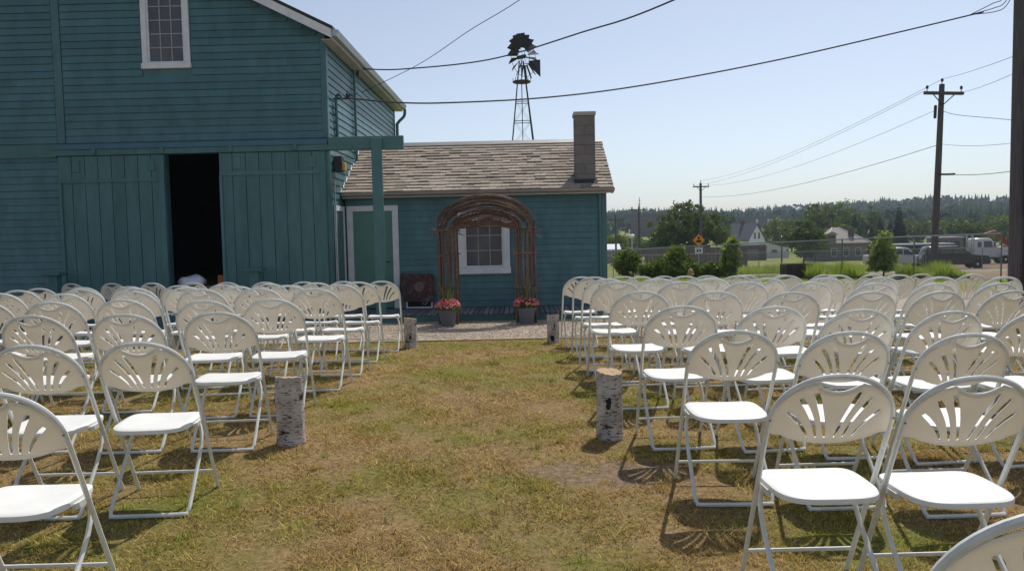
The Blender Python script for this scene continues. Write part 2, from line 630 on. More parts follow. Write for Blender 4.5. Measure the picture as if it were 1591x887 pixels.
# grass blades on the lawn in front of the gravel
def grass():
    N = []
    for (a, b_, dens) in ((1.5, 2.6, 16000), (2.6, 3.6, 13000), (3.6, 5, 9500), (5, 7, 6000), (7, 9, 4000), (9, 11.6, 2800)):
        w = .72 * b_ + 2.6
        n = int(dens * (b_ - a) * 2 * w)
        y = rng.uniform(a, b_, n)
        x = rng.uniform(-w, w, n)
        k = np.abs(x) < .72 * y + .45
        k |= (np.abs(x) < .72 * y + 2.6) & (rng.uniform(0, 1, n) < .4)
        N.append(np.stack([x[k], y[k]], 1))
    P = np.concatenate(N)
    x, y = P[:, 0], P[:, 1]
    # thin out over the bare patch and a few dry spots
    def vn(x, y, s, ph):
        return np.sin(x * s + ph) * np.sin(y * s * 1.13 + ph * 2.1) + .6 * np.sin(x * s * 2.3 + ph * 3 + y * s) + .4 * np.sin(y * s * 3.1 - x * s * 1.7 + ph)
    wob = .35 * vn(x, y, 7.3, 1.3)
    rr = ((x - .55) / .50) ** 2 + ((y - 4.68) / .30) ** 2 + wob
    keep = (rng.uniform(0, 1, len(x)) < np.clip((rr - .15) / .9, .10, 1))
    cl = vn(x, y, 4.1, .4) + .6 * vn(x, y, 11., 2.2)
    keep &= rng.uniform(0, 1, len(x)) < np.clip(.75 + .3 * cl, .25, 1)
    x, y, cl = x[keep], y[keep], cl[keep]
    n = len(x)
    z = gz(x, y) - .004
    hgt = rng.uniform(.010, .027, n) * np.clip(1 + .22 * cl, .5, 1.7)
    tall = rng.uniform(0, 1, n) < .02
    hgt[tall] *= 1.7
    wd = .0009 + .0005 * y + rng.uniform(0, .0012, n)
    az = rng.uniform(0, 2 * np.pi, n)
    lean = rng.uniform(.4, 2.6, n) * hgt
    ax = rng.uniform(0, 2 * np.pi, n)
    dx, dy = np.cos(az) * wd, np.sin(az) * wd
    V = np.empty((n, 3, 3))
    V[:, 0] = np.stack([x - dx, y - dy, z], 1)
    V[:, 1] = np.stack([x + dx, y + dy, z], 1)
    V[:, 2] = np.stack([x + np.cos(ax) * lean, y + np.sin(ax) * lean, z + hgt], 1)
    t = rng.uniform(.3, 1.2, n) ** 1.0 + .5 * (rng.uniform(0, 1, n) < .12)
    warm = rng.uniform(.9, 1.12, n)
    T = np.stack([t * warm, t, t * .95, np.ones(n)], 1)
    # scattered longer tufts
    nt_ = 520
    ty = 1.6 + 9.8 * rng.uniform(0, 1, nt_) ** 1.3
    tx = rng.uniform(-1, 1, nt_) * (.72 * ty + .4)
    per = 26
    bx_ = np.repeat(tx, per) + rng.normal(0, .022, nt_ * per)
    by_ = np.repeat(ty, per) + rng.normal(0, .022, nt_ * per)
    hh = rng.uniform(.025, .065, nt_ * per) * np.repeat(rng.uniform(.6, 1.2, nt_), per)
    ang = rng.uniform(0, 2 * np.pi, nt_ * per)
    ln_ = hh * rng.uniform(.2, .9, nt_ * per)
    ww = .0012 + .0005 * by_
    bz_ = gz(bx_, by_) - .003
    V2 = np.empty((nt_ * per, 3, 3))
    V2[:, 0] = np.stack([bx_ - np.sin(ang) * ww, by_ + np.cos(ang) * ww, bz_], 1)
    V2[:, 1] = np.stack([bx_ + np.sin(ang) * ww, by_ - np.cos(ang) * ww, bz_], 1)
    V2[:, 2] = np.stack([bx_ + np.cos(ang) * ln_, by_ + np.sin(ang) * ln_, bz_ + hh], 1)
    tt = np.repeat(rng.uniform(.6, 1.15, nt_), per)
    gr = np.repeat(rng.uniform(.78, 1.05, nt_), per)
    T2 = np.stack([tt * gr, tt * 1.02, tt * .8, np.ones(nt_ * per)], 1)
    V = np.concatenate([V, V2])
    T = np.concatenate([T, T2])
    n = len(V)
    T = np.repeat(T, 3, 0)
    Fc = np.arange(n * 3).reshape(-1, 3)
    o = link('lawn_grass', np_mesh('lawn_grass', V.reshape(-1, 3), Fc, BLADES, T))
    tag(o, 'short patchy mown grass, part green and part dry', kind='stuff')


grass()


def blades_patch(name, label, x0, x1, y0, y1, n, h0, h1, wd, mat, z_off=0.):
    x = rng.uniform(x0, x1, n)
    y = rng.uniform(y0, y1, n)
    z = gz(x, y) + z_off
    h = rng.uniform(h0, h1, n) * (1 + .35 * np.sin(x * 1.9) * np.sin(y * 1.3 + x * .4))
    az = rng.uniform(0, np.pi, n)
    ax = rng.uniform(0, 2 * np.pi, n)
    ln = rng.uniform(.1, .5, n) * h
    V = np.empty((n, 3, 3))
    V[:, 0] = np.stack([x - np.cos(az) * wd, y - np.sin(az) * wd, z], 1)
    V[:, 1] = np.stack([x + np.cos(az) * wd, y + np.sin(az) * wd, z], 1)
    V[:, 2] = np.stack([x + np.cos(ax) * ln, y + np.sin(ax) * ln, z + h], 1)
    o = link(name, np_mesh(name, V.reshape(-1, 3), np.arange(n * 3).reshape(-1, 3), mat))
    return tag(o, label, kind='stuff')


blades_patch('verge_grass', 'mown green grass strip in front of the fence', 2.4, 24, 21, 27.5, 26000, .03, .09, .012, WILD)
blades_patch('verge_grass', 'mown green grass beyond the concrete path', 3, 15.5, 28.6, 41, 30000, .03, .1, .016, WILD)
blades_patch('roadside_grass', 'tall unmown grass beyond the road', 12, 25.5, 51, 64, 12000, .25, .6, .03, WILD)

# loose stones
def stones(n):
    x = rng.uniform(-7, 9, n)
    y = rng.uniform(11.68, 14.85, n)
    r = rng.uniform(.008, .02, n)
    z = gz(x, y) + .008
    base = np.array([(1, 0, 0), (-1, 0, 0), (0, 1, 0), (0, -1, 0), (0, 0, .7), (0, 0, -.7)], float)
    fc = np.array([(0, 2, 4), (2, 1, 4), (1, 3, 4), (3, 0, 4), (2, 0, 5), (1, 2, 5), (3, 1, 5), (0, 3, 5)])
    a = rng.uniform(0, 6.28, n)
    V = base[None] * (r[:, None, None] * rng.uniform(.6, 1.3, (n, 6, 1)))
    c, s = np.cos(a)[:, None], np.sin(a)[:, None]
    vx = V[:, :, 0] * c - V[:, :, 1] * s + x[:, None]
    vy = V[:, :, 0] * s + V[:, :, 1] * c + y[:, None]
    vz = V[:, :, 2] + z[:, None]
    Fc = (fc[None] + np.arange(n)[:, None, None] * 6).reshape(-1, 3)
    o = link('loose_gravel', np_mesh('loose_gravel', np.stack([vx, vy, vz], -1).reshape(-1, 3), Fc, STONE))
    tag(o, 'loose pinkish gravel stones in front of the deck', kind='stuff')


stones(16000)

# ------------------------------------------------------------------ barn
BX, BY, BR = -3.45, 15.2, -.016        # front right corner of the barn and its slight turn
barn = thing('barn', 'teal clapboard barn with white-framed upper window and sliding plank doors', 'barn', (BX, BY, 0), BR)
EZ = 5.36                              # eave height
PKX = -4.5                             # ridge


def roofz(x):
    return EZ + .5 * (-x) if x > PKX else EZ + .5 * (x + 9.0)


# core walls
def barn_core():
    m = MB()
    m.box(-9, -5.05, 0, .15, -.4, 3.3)
    m.box(-5.05, -3.12, 0, .15, .5, 3.1)
    m.box(-2.04, 0, 0, .15, -.4, 3.1)
    m.box(-5.05, 0, 0, .15, 3.1, 3.3)
    m.box(-5.05, -2.04, .02, .3, -.4, .5)
    m.box(-9, -3.42, 0, .15, 3.3, 4.72)
    m.box(-3.42, -2.57, 0, .15, 3.3, 4.72)
    m.box(-2.57, 0, 0, .15, 3.3, 4.72)
    m.prism([(-9, 4.72), (-3.42, 4.72), (-3.42, 6.22), (-3.42, roofz(-3.42)), (PKX, roofz(PKX)), (-9, EZ)], 'y', 0, .15)
    m.prism([(-2.57, 4.72), (0, 4.72), (0, EZ), (-2.57, roofz(-2.57))], 'y', 0, .15)
    m.prism([(-3.42, 6.22), (-2.57, 6.22), (-2.57, roofz(-2.57)), (-3.42, roofz(-3.42))], 'y', 0, .15)
    m.box(-.15, 0, .15, 8, -.4, EZ)
    m.box(-9, -8.85, .15, 8, -.4, EZ)
    m.prism([(-8.85, -.4), (-.15, -.4), (-.15, EZ), (PKX, roofz(PKX)), (-8.85, EZ)], 'y', 7.85, 8)
    m.obj('wall', TEAL, barn)
    bx('barn_floor', FLOORW, barn, -8.84, -.16, .16, 7.84, .4, .56)
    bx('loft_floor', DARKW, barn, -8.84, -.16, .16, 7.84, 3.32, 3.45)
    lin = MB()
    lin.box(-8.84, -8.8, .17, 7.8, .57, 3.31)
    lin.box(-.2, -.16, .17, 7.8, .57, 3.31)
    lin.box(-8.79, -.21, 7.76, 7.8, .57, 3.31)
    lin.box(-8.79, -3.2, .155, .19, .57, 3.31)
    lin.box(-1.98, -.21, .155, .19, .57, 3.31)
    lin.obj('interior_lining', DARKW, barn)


barn_core()


def siding(parent, x0, x1, z0, z1, pitch, mat, y=0.0, lip=.027, holes=(), limit=None, joints=True):
    """overlapping clapboards on a front wall; each course piece is its own board"""
    z = z0
    while z < z1 - .02:
        zt = min(z + pitch, z1)
        spans = [(x0, x1)]
        if limit:
            a, b_ = limit(zt)
            spans = [(max(x0, a), min(x1, b_))]
        for (hx0, hx1, hz0, hz1) in holes:
            if z < hz1 - .01 and zt > hz0 + .01:
                ns = []
                for a, b_ in spans:
                    if hx1 <= a or hx0 >= b_:
                        ns.append((a, b_))
                    else:
                        if hx0 > a:
                            ns.append((a, hx0))
                        if hx1 < b_:
                            ns.append((hx1, b_))
                spans = ns
        for a, b_ in spans:
            if b_ - a < .03:
                continue
            cuts = [a, b_]
            if joints and b_ - a > 2.2 and random.random() < .3:
                cuts.insert(1, random.uniform(a + .6, b_ - .6))
            for c0, c1 in zip(cuts[:-1], cuts[1:]):
                j = random.uniform(-.003, .003)
                t = random.uniform(-.002, .003)
                MB().prism([(y - .002, z + .004 + j), (y - lip - t, z + .002 + j), (y - .012, zt - .008), (y - .002, zt - .008)], 'x', c0 + .0015, c1 - .0015).obj('siding_board', mat, parent)
        z += pitch


def lim_up(z):
    d = max(0, z - EZ + .04) * 2
    return (-9 + d, -d)


siding(barn, -5.0, -.075, 3.34, 6.9, .1365, TEAL, holes=[(-3.47, -2.52, 4.68, 6.27)], limit=lim_up)
siding(barn, -8.9, -5.17, 3.34, 6.9, .1365, TEAL, limit=lim_up)
siding(barn, -8.9, -5.16, .0, 3.05, .1365, TEAL)
# side wall courses
z = .02
while z < EZ - .12:
    j = random.uniform(-.003, .003)
    MB().prism([(.002, z + .003 + j), (.027, z + .001 + j), (.012, z + .124), (.002, z + .124)], 'y', .1, 7.9).obj('siding_board', TEAL, barn)
    z += .1365
bx('corner_board', TEAL, barn, -.072, .026, -.03, -.004, 3.34, EZ - .1)
bx('corner_board', TEAL, barn, .003, .03, -.003, .095, -.3, EZ - .1)
bx('corner_board', TEAL, barn, .003, .032, 7.91, 8.02, -.3, EZ - .1)
bx('vertical_trim', TEAL, barn, -5.16, -5.01, -.03, -.003, 3.34, 6.8)
bx('trim_band', TEALD, barn, -8.95, -5.2, -.035, -.003, 3.08, 3.32)
bx('door_jamb', TEALD, barn, -.07, .02, -.045, -.003, -.3, 3.085)
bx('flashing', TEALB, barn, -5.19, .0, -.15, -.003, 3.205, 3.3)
bx('track_cover', TEALD, barn, -5.19, .03, -.13, -.003, 3.095, 3.2)
for x in (-4.45, -3.15, -1.85, -.62):
    bx('track_bracket', TEALD, barn, x, x + .07, -.16, -.131, 3.11, 3.215)
for x in (-3.62,):
    bx('track_joint', DARKM, barn, x, x + .008, -.134, -.1301, 3.1, 3.195)


# sliding doors
def sliding_door(x0, x1, rail_z, jut):
    d = bx('sliding_door', TEALD, barn, x0, x1, -.075, -.05, .42, 3.09)
    n = 8
    w = (x1 - x0) / n
    for i in range(n):
        MB().box(x0 + i * w + .005, x0 + (i + 1) * w - .005, -.098 - random.uniform(0, .004), -.0752, .44, 3.08).obj('plank', TEALD, d, bevel=.004)
    bx('rail', TEALD, d, x0 + .01, x1 - .11, -.125, -.1045, rail_z, rail_z + .07)
    bx('stile', TEALD, d, x1 - .105, x1 - .005, -.127, -.1045, .45, rail_z + (.4 if jut else .06))
    bx('stile', TEALD, d, x0 + .005, x0 + .06, -.127, -.1045, .45, rail_z - .005)
    for hx in (x0 + .28, x1 - .32):
        MB().box(hx, hx + .14, -.118, -.1045, 2.78, 3.0).obj('hanger_plate', TEALD, d, bevel=.01)
    return d


sliding_door(-5.14, -3.1, 2.58, True)
sliding_door(-2.06, -.03, 2.66, False)

# beam carrying the track past the corner, with its post
bx('track_beam', TEALP, barn, .034, 1.46, -.125, -.03, 3.085, 3.335, .006)
bx('beam_rail', TEALP, barn, .034, .86, -.15, -.127, 3.1, 3.165)
bx('track_joint', DARKM, barn, .5, .508, -.154, -.1505, 3.105, 3.16)
bx('post', TEALP, barn, .865, 1.06, -.21, -.128, -.3, 3.3, .008)


# upper window
def window(parent, x0, x1, z0, z1, fw_, cols, rows, y, sill=True, wname='window', head=True):
    f = MB()
    f.box(x0, x0 + fw_, y - .045, y + .02, z0 + fw_, z1)
    f.box(x1 - fw_, x1, y - .045, y + .02, z0 + fw_, z1)
    f.box(x0 + fw_, x1 - fw_, y - .045, y + .02, z1 - fw_, z1)
    w = f.obj(wname, WHITE, parent)
    bx('sill', WHITE, w, x0 - .015, x1 + .015, y - .07, y + .02, z0, z0 + fw_ - .003)
    s = MB()
    a0, a1, b0, b1 = x0 + fw_ + .001, x1 - fw_ - .001, z0 + fw_ + .001, z1 - fw_ - .001
    t = .035
    s.box(a0, a0 + t, y - .02, y + .02, b0, b1)
    s.box(a1 - t, a1, y - .02, y + .02, b0, b1)
    s.box(a0 + t, a1 - t, y - .02, y + .02, b0, b0 + t)
    s.box(a0 + t, a1 - t, y - .02, y + .02, b1 - t, b1)
    s.obj('sash', WHITE, w)
    a0 += t
    a1 -= t
    b0 += t
    b1 -= t
    pw, ph = (a1 - a0) / cols, (b1 - b0) / rows
    mt = .011
    for i in range(cols):
        for k in range(rows):
            bx('pane', PANE, w, a0 + i * pw + mt, a0 + (i + 1) * pw - mt, y + .004 + random.uniform(0, .003), y + .012, b0 + k * ph + mt, b0 + (k + 1) * ph - mt)
    for i in range(1, cols):
        bx('muntin', MUNTIN, w, a0 + i * pw - mt + .001, a0 + i * pw + mt - .001, y - .012, y + .014, b0, b1)
    for k in range(1, rows):
        bx('muntin', MUNTIN, w, a0, a1, y - .0085, y + .0135, b0 + k * ph - mt + .001, b0 + k * ph + mt - .001)
    bx('window_back', DARKW, w, x0 + .02, x1 - .02, y + .03, y + .06, z0 + .02, z1 - .02)
    return w


window(barn, -3.45, -2.54, 4.70, 6.25, .10, 3, 5, -.0)


# roof
def slab(name, mat, p, q, th, y0, y1):
    """sloping slab between two x,z points"""
    (xa, za), (xb, zb) = p, q
    return MB().prism([(xa, za), (xb, zb), (xb, zb + th), (xa, za + th)], 'y', y0, y1).obj(name, mat, barn)


rf = slab('roof', ROOFD, (.24, EZ - .07), (PKX, roofz(PKX) + .05), .05, -.32, 8.3)
slab('roof', ROOFD, (-9.24, EZ - .07), (PKX, roofz(PKX) + .05), .05, -.32, 8.3)
slab('soffit', CREAM, (.2, EZ - .1), (PKX, roofz(PKX)), .045, -.28, 8.25)
MB().prism([(.215, EZ - .235), (PKX, roofz(PKX) - .12), (PKX, roofz(PKX) + .045), (.215, EZ - .075)], 'y', -.31, -.285).obj('rake_board', WHITE, barn)
bx('eave_fascia', CREAM, barn, .203, .225, -.28, 8.25, EZ - .26, EZ - .085)
MB().prism([(.23, EZ - .2), (.3, EZ - .2), (.34, EZ - .09), (.325, EZ - .085), (.23, EZ - .085)], 'y', -.3, 8.3).obj('gutter', METAL, barn)
MB().box(.02, .2, -.28, 8.25, EZ - .26, EZ - .245).obj('eave_soffit', CREAM, barn)
MB().tube(spline([(.29, 8.24, EZ - .2), (.27, 8.2, EZ - .4), (.1, 8.07, EZ - .62), (.08, 8.06, EZ - .85), (.08, 8.06, 2.9)], 5), .045, 8).obj('downspout', TEAL, barn, True)
MB().tube([(.06, 2.35, EZ - .28), (.06, 2.35, 2.6)], .028, 8).obj('conduit', TEALD, barn, True)
MB().tube(spline([(.05, .62, 3.2), (.055, .58, 3.7), (.07, .52, 4.15), (.16, .46, 4.22), (.2, .44, 4.14)], 5), .03, 8).obj('service_mast', TEALD, barn, True)
for i, (x, y, z) in enumerate([(.12, 2.5, 5.08), (.12, 2.42, 4.97), (.3, .5, 4.16), (.3, .62, 4.2)]):
    MB().lathe([(.02, 0), (.035, .02), (.03, .05), (.04, .07), (.02, .1)], 8, (x, y, z)).obj('insulator', DARKM, barn, True)
bx('mast_bracket', DARKM, barn, .025, .3, .5, .54, 4.14, 4.17)
# wall lamp below the beam end
lampb = MB().box(.035, .19, .28, .5, 2.72, 3.02).obj('wall_lamp', DARKM, barn, bevel=.01)
MB().box(.192, .25, .3, .47, 2.74, 2.9).obj('lamp_lens', M('amber_lens', (.5, .34, .13), .4, .1, 5), lampb, bevel=.01)
# narrow side door frame
sdp = MB().box(.03, .06, .2, .29, -.1, 2.07).box(.03, .06, .9, .99, -.1, 2.07).box(.03, .06, .29, .9, 1.97, 2.07).obj('side_door', WHITE, barn)
bx('door_panel', TEALD, sdp, .022, .045, .291, .899, -.1, 1.969)
MB().tube([(.08, .13, 2.5), (.08, .13, .0)], .014, 6).obj('conduit', METAL, barn, True)

# things in the barn doorway
def bundle():
    bm = bmesh.new()
    bmesh.ops.create_icosphere(bm, subdivisions=3, radius=1)
    for v in bm.verts:
        p = v.co
        k = 1 + .16 * math.sin(p.x * 5 + p.y * 3) + .12 * math.sin(p.y * 9 - p.x * 4 + p.z * 6)
        v.co = Vector((p.x * .26 * k, p.y * .16 * k, max(-.45, p.z) * .13 * k))
    me = bpy.data.meshes.new('cloth_bundle')
    bm.to_mesh(me)
    bm.free()
    me.materials.append(CLOTH)
    for p in me.polygons:
        p.use_smooth = True
    o = link('cloth_bundle', me, None, (-6.2, 15.42, .635))
    tag(o, 'white cloth bundle lying on the floor of the barn doorway', 'cloth')


bundle()
crate = thing('wooden_box', 'small terracotta brown box standing inside the barn doorway', 'box', (-5.62, 15.55, .56), -.1)
for (a, b_, c, d) in ((-.11, .11, -.12, -.105), (-.11, .11, .105, .12), (-.11, -.095, -.104, .104), (.095, .11, -.104, .104)):
    bx('side_panel', TERRA, crate, a, b_, c, d, .0, .2)
bx('box_bottom', TERRA, crate, -.094, .094, -.104, .104, .004, .02)
for i, (px, lab) in enumerate([(-4.79, 'short teal capped post in front of the right sliding barn door'), (-8.52, 'short teal capped post at the outer edge of the left barn door')]):
    t = thing('guide_post', lab, 'post', (px, 14.75, g1(px, 14.75)), 0, 'capped posts in front of the barn')
    MB().box(-.085, .085, -.085, .085, -.05, 1.04).obj('shaft', TEALD, t, bevel=.006)
    MB().box(-.17, .17, -.15, .15, 1.041, 1.1).obj('cap', TEALD, t, bevel=.008)

# ------------------------------------------------------------------ cottage (same turn as the barn)
cot = thing('cottage', 'low teal clapboard cottage with cedar shingle roof beside the barn', 'cottage', (BX, BY, 0), BR)
W0, WR = 1.1, 5.37       # front wall plane, right end
mc = MB()
mc.box(.05, .1, W0, W0 + .12, -.3, 2.28)
mc.box(.1, 1.11, W0, W0 + .12, 2.05, 2.28)
mc.box(1.11, 2.38, W0, W0 + .12, -.3, 2.28)
mc.box(2.38, 3.39, W0, W0 + .12, -.3, .66)
mc.box(2.38, 3.39, W0, W0 + .12, 1.88, 2.28)
mc.box(3.39, WR, W0, W0 + .12, -.3, 2.28)
mc.prism([(W0 + .12, -.4), (5.3, -.4), (5.3, 2.3), (3.2, 3.4), (W0 + .12, 2.32)], 'x', WR - .12, WR)
mc.box(.05, WR - .12, 5.18, 5.3, -.4, 2.3)
mc.obj('wall', TEAL, cot)
bx('interior_back', DARKW, cot, .06, WR - .13, 1.6, 1.63, -.2, 2.26)
siding(cot, .05, WR - .085, -.03, 2.22, .1245, TEAL, y=W0, lip=.024, holes=[(.07, 1.14, -.2, 2.09), (2.34, 3.42, .63, 1.91)])
zz = 0.
while zz < 3.2:
    ymax = 5.25 if zz < 2.2 else 3.2 + (3.35 - zz) * 1.9
    ymin = W0 + .1 if zz < 2.2 else 3.2 - (3.35 - zz) * 1.9
    if ymax - ymin > .2:
        MB().prism([(WR + .002, zz + .002), (WR + .024, zz + .0), (WR + .01, zz + .115), (WR + .002, zz + .115)], 'y', max(ymin, W0 + .1), ymax).obj('siding_board', TEAL, cot)
    zz += .1245
bx('corner_board', TEAL, cot, WR - .084, WR + .02, W0 - .03, W0 - .003, -.25, 2.25)
bx('corner_board', TEAL, cot, WR + .003, WR + .025, W0 - .002, W0 + .09, -.25, 2.25)
bx('frieze_board', TEALD, cot, .05, WR - .09, W0 - .026, W0 - .003, 2.2, 2.285)
MB().tube(spline([(5.2, .93, 2.29), (5.24, 1.0, 2.2), (5.25, 1.05, 2.1), (5.25, 1.05, 1.6), (5.25, 1.05, -.15)], 4), .028, 8).obj('downspout', TEALP, cot, True)
# door
dr = MB().box(.08, .2, W0 - .04, W0 + .05, -.03, 2.08).box(1.01, 1.13, W0 - .04, W0 + .05, -.03, 2.08).box(.2, 1.01, W0 - .04, W0 + .05, 1.97, 2.08).obj('door', WHITE, cot)
bx('door_panel', GREEN, dr, .202, 1.008, W0 + .0, W0 + .045, -.02, 1.968)
bx('threshold', WHITE, dr, .2, 1.01, W0 - .035, W0 + .05, -.045, -.022)
MB().tube([(.93, W0 - .002, .93), (.93, W0 - .05, .93), (.84, W0 - .055, .93)], .012, 6).obj('handle', DARKM, dr, True)
MB().lathe([(.028, 0), (.028, .012)], 10, (0, 0, 0)).obj('keyhole_plate', DARKM, dr)
kp = dr.children[-1]
kp.location = (.94, W0 + .0, 1.06)
kp.rotation_euler = (R(90), 0, 0)
window(cot, 2.35, 3.405, .645, 1.90, .13, 3, 3, W0 - .0)

# roof deck + shingles
RY0, RZ0, RY1, RZ1 = .84, 2.325, 3.2, 3.545
sl = math.atan2(RZ1 - RZ0, RY1 - RY0)
slen = math.hypot(RZ1 - RZ0, RY1 - RY0)
MB().prism([(RY0 + .02, RZ0 - .03), (RY1, RZ1 - .03), (5.56, RZ0 - .03), (5.56, RZ0 - .01), (RY1, RZ1 - .004), (RY0 + .02, RZ0 - .004)], 'x', .04, WR + .14).obj('roof', ROOFD, cot)
sh_base = [(0, -.0, 0), (1, -.0, 0), (1, .2, .0), (0, .2, .0), (0, -.0, .03), (1, -.0, .03), (1, .2, .006), (0, .2, .006)]
shm = MB().add(sh_base, [(0, 3, 2, 1), (4, 5, 6, 7), (0, 1, 5, 4), (1, 2, 6, 5), (2, 3, 7, 6), (3, 0, 4, 7)]).mesh('shingle', SHING)
rows = 17
exp_ = (slen - .02) / rows
count = 0
extra = MB()
for r_ in range(rows):
    x = .045 - random.uniform(0, .15) * (r_ % 2)
    while x < WR + .15:
        w = random.uniform(.16, .42)
        xe = min(x + w, WR + .155)
        x0 = max(x, .04)
        if xe - x0 > .03:
            s_ = r_ * exp_ + random.uniform(-.008, .006)
            lift = random.uniform(0, .004)
            py = RY0 + s_ * math.cos(sl) - lift * math.sin(sl)
            pz = RZ0 + s_ * math.sin(sl) + lift * math.cos(sl)
            if count < 300:
                link('shingle', shm, cot, (x0, py, pz), (sl + random.uniform(-.012, .012), 0, random.uniform(-.006, .006)), (xe - x0 - .005, 1, random.uniform(.75, 1.35)))
                count += 1
            else:
                cs, sn = math.cos(sl), math.sin(sl)
                vs = [(x0 + a * (xe - x0 - .005), py + b_ * cs - c * sn, pz + b_ * sn + c * cs) for a, b_, c in sh_base]
                extra.add(vs, [(0, 3, 2, 1), (4, 5, 6, 7), (0, 1, 5, 4), (1, 2, 6, 5), (2, 3, 7, 6), (3, 0, 4, 7)])
        x += w
if extra.v:
    tag(extra.obj('upper_shingles', SHING, cot), kind='stuff')
MB().prism([(RY1 - .16, RZ1 - .045), (RY1 - .02, RZ1 + .045), (RY1 + .02, RZ1 + .045), (RY1 + .16, RZ1 - .045), (RY1, RZ1 + .02)], 'x', .04, WR + .16).obj('ridge_cap', M('grey_ridge_metal', (.17, .17, .18), .5, .15, 4, metal=.3), cot)
MB().prism([(RY0 - .07, RZ0 - .045), (RY0 + .02, RZ0 - .075), (RY0 + .02, RZ0 + .0), (RY0 - .08, RZ0 + .0)], 'x', .05, WR + .16).obj('gutter', M('tan_gutter_metal', (.30, .27, .25), .45, .1, 6, metal=.3), cot)
bx('eave_fascia', CREAM, cot, .05, WR + .15, RY0 + .022, RY0 + .045, RZ0 - .1, RZ0 - .032)
bx('eave_soffit', TEALD, cot, .05, WR + .14, RY0 + .05, W0 - .004, RZ0 - .075, RZ0 - .055)
MB().prism([(RY0 + .03, RZ0 - .11), (RY1, RZ1 - .11), (RY1, RZ1 - .032), (RY0 + .03, RZ0 - .032)], 'x', WR + .1, WR + .135).obj('rake_board', CREAM, cot)
MB().prism([(RY0 + .03, RZ0 + .004), (RY1 - .1, RZ1 - .048), (RY1 - .1, RZ1 - .02), (RY0 + .03, RZ0 + .03)], 'x', .021, .036).obj('wall_flashing', METAL, cot)
# chimney of painted blocks
ch = MB().box(4.785, 5.165, 1.095, 1.475, 2.3, 3.80).obj('chimney', BLOCK, cot)
zc = 2.44
k = 0
while zc < 3.76:
    h = .195
    segs = [(4.77, 5.18)] if k % 2 == 0 else [(4.77, 4.973), (4.979, 5.18)]
    for a, b_ in segs:
        MB().box(a, b_, 1.08, 1.49, zc, min(zc + h - .006, 3.805)).obj('block', BLOCK, ch, bevel=.004)
    zc += h
    k += 1
MB().box(4.75, 5.20, 1.06, 1.51, 3.808, 3.885).obj('chimney_cap', CONC, ch, bevel=.008)
MB().prism([(.99, 2.42), (1.08, 2.47), (1.08, 2.53), (.99, 2.445)], 'x', 4.74, 5.21).obj('base_flashing', DARKM, ch)

# deck
deck = thing('wooden_deck', 'low grey plank deck with teal skirt along the cottage front', 'deck', (BX, BY, 0), BR)
dm = MB().box(0, .082, -.235, 1.07, -.065, -.038).mesh('deck_board', DECK, bevel=.004)
x = .06
while x < 5.35:
    link('deck_board', dm, deck, (x, random.uniform(-.008, .008), random.uniform(-.003, .003)))
    x += .098
bx('skirt_board', TEALD, deck, .06, 5.42, -.205, -.18, -.4, -.069)
bx('joist', BROWNW, deck, .06, 5.42, .4, .45, -.25, -.07)

# sign panel and chalkboard leaning on the wall
def leaning():
    t = thing('framed_chalkboard', 'small black chalkboard with white frame and chalk stroke under the rusty sign', 'chalkboard', (-1.9, 16.14, -.03))
    t.rotation_euler = (R(-7), 0, BR)
    bx('board', CHALK, t, -.24, .24, -.01, .01, .03, .62)
    for (a, b_, c, d) in ((-.27, -.24, .0, .65), (.24, .27, .0, .65), (-.24, .24, .0, .03), (-.24, .24, .62, .65)):
        bx('frame_strip', WHITE, t, a, b_, -.018, .012, c, d)
    MB().tube(spline([(.1, -.016, .2), (.16, -.016, .19), (.165, -.016, .12), (.12, -.016, .08), (.06, -.016, .1)], 5), .008, 5).obj('chalk_stroke', WHITE, t)
    s = thing('rusty_sign', 'weathered dark red painted metal sign leaning against the cottage wall', 'sign', (-1.94, 16.0, .13))
    s.rotation_euler = (R(-9), R(1.5), BR)
    bm = MB()
    n = 14
    pts = []
    for i in range(n + 1):
        pts.append((-.33 + .66 * i / n, -.02 + random.uniform(-.012, .012) + (.14 if i < 2 else 0)))
    for i in range(8):
        pts.append((.345 + random.uniform(-.012, .012), .05 + .5 * i / 8))
    for i in range(n + 1):
        pts.append((.33 - .66 * i / n, .56 + random.uniform(-.015, .01)))
    for i in range(8):
        pts.append((-.345 + random.uniform(-.012, .012), .5 - .36 * i / 8))
    bm.prism(pts, 'y', -.006, .006).obj('panel', RUST, s)
    # faded picture: a red diamond-like outline, a pale round shape and a red lettered strip
    ring = [(-.13, .38), (.2, .48), (.24, .22), (-.08, .12)]
    MB().prism(ring, 'y', -.009, -.0065).obj('red_print', RUSTR, s)
    ins = [(-.1, .355), (.165, .435), (.2, .235), (-.06, .15)]
    MB().prism(ins, 'y', -.011, -.0095).obj('dark_print', RUST, s)
    MB().prism([(.05 + .1 * math.cos(a), .29 + .1 * math.sin(a)) for a in [i * math.pi / 8 for i in range(16)]], 'y', -.0135, -.0115).obj('pale_print', RUSTT, s)
    MB().prism([(.225, .17), (.315, .15), (.325, .53), (.245, .51)], 'y', -.012, -.0095).obj('red_strip', RUSTR, s)
    for k in range(6):
        zz_ = .2 + k * .05
        MB().box(.25, .295, -.0145, -.0125, zz_, zz_ + .018).obj('faded_letter', RUSTT, s)


leaning()


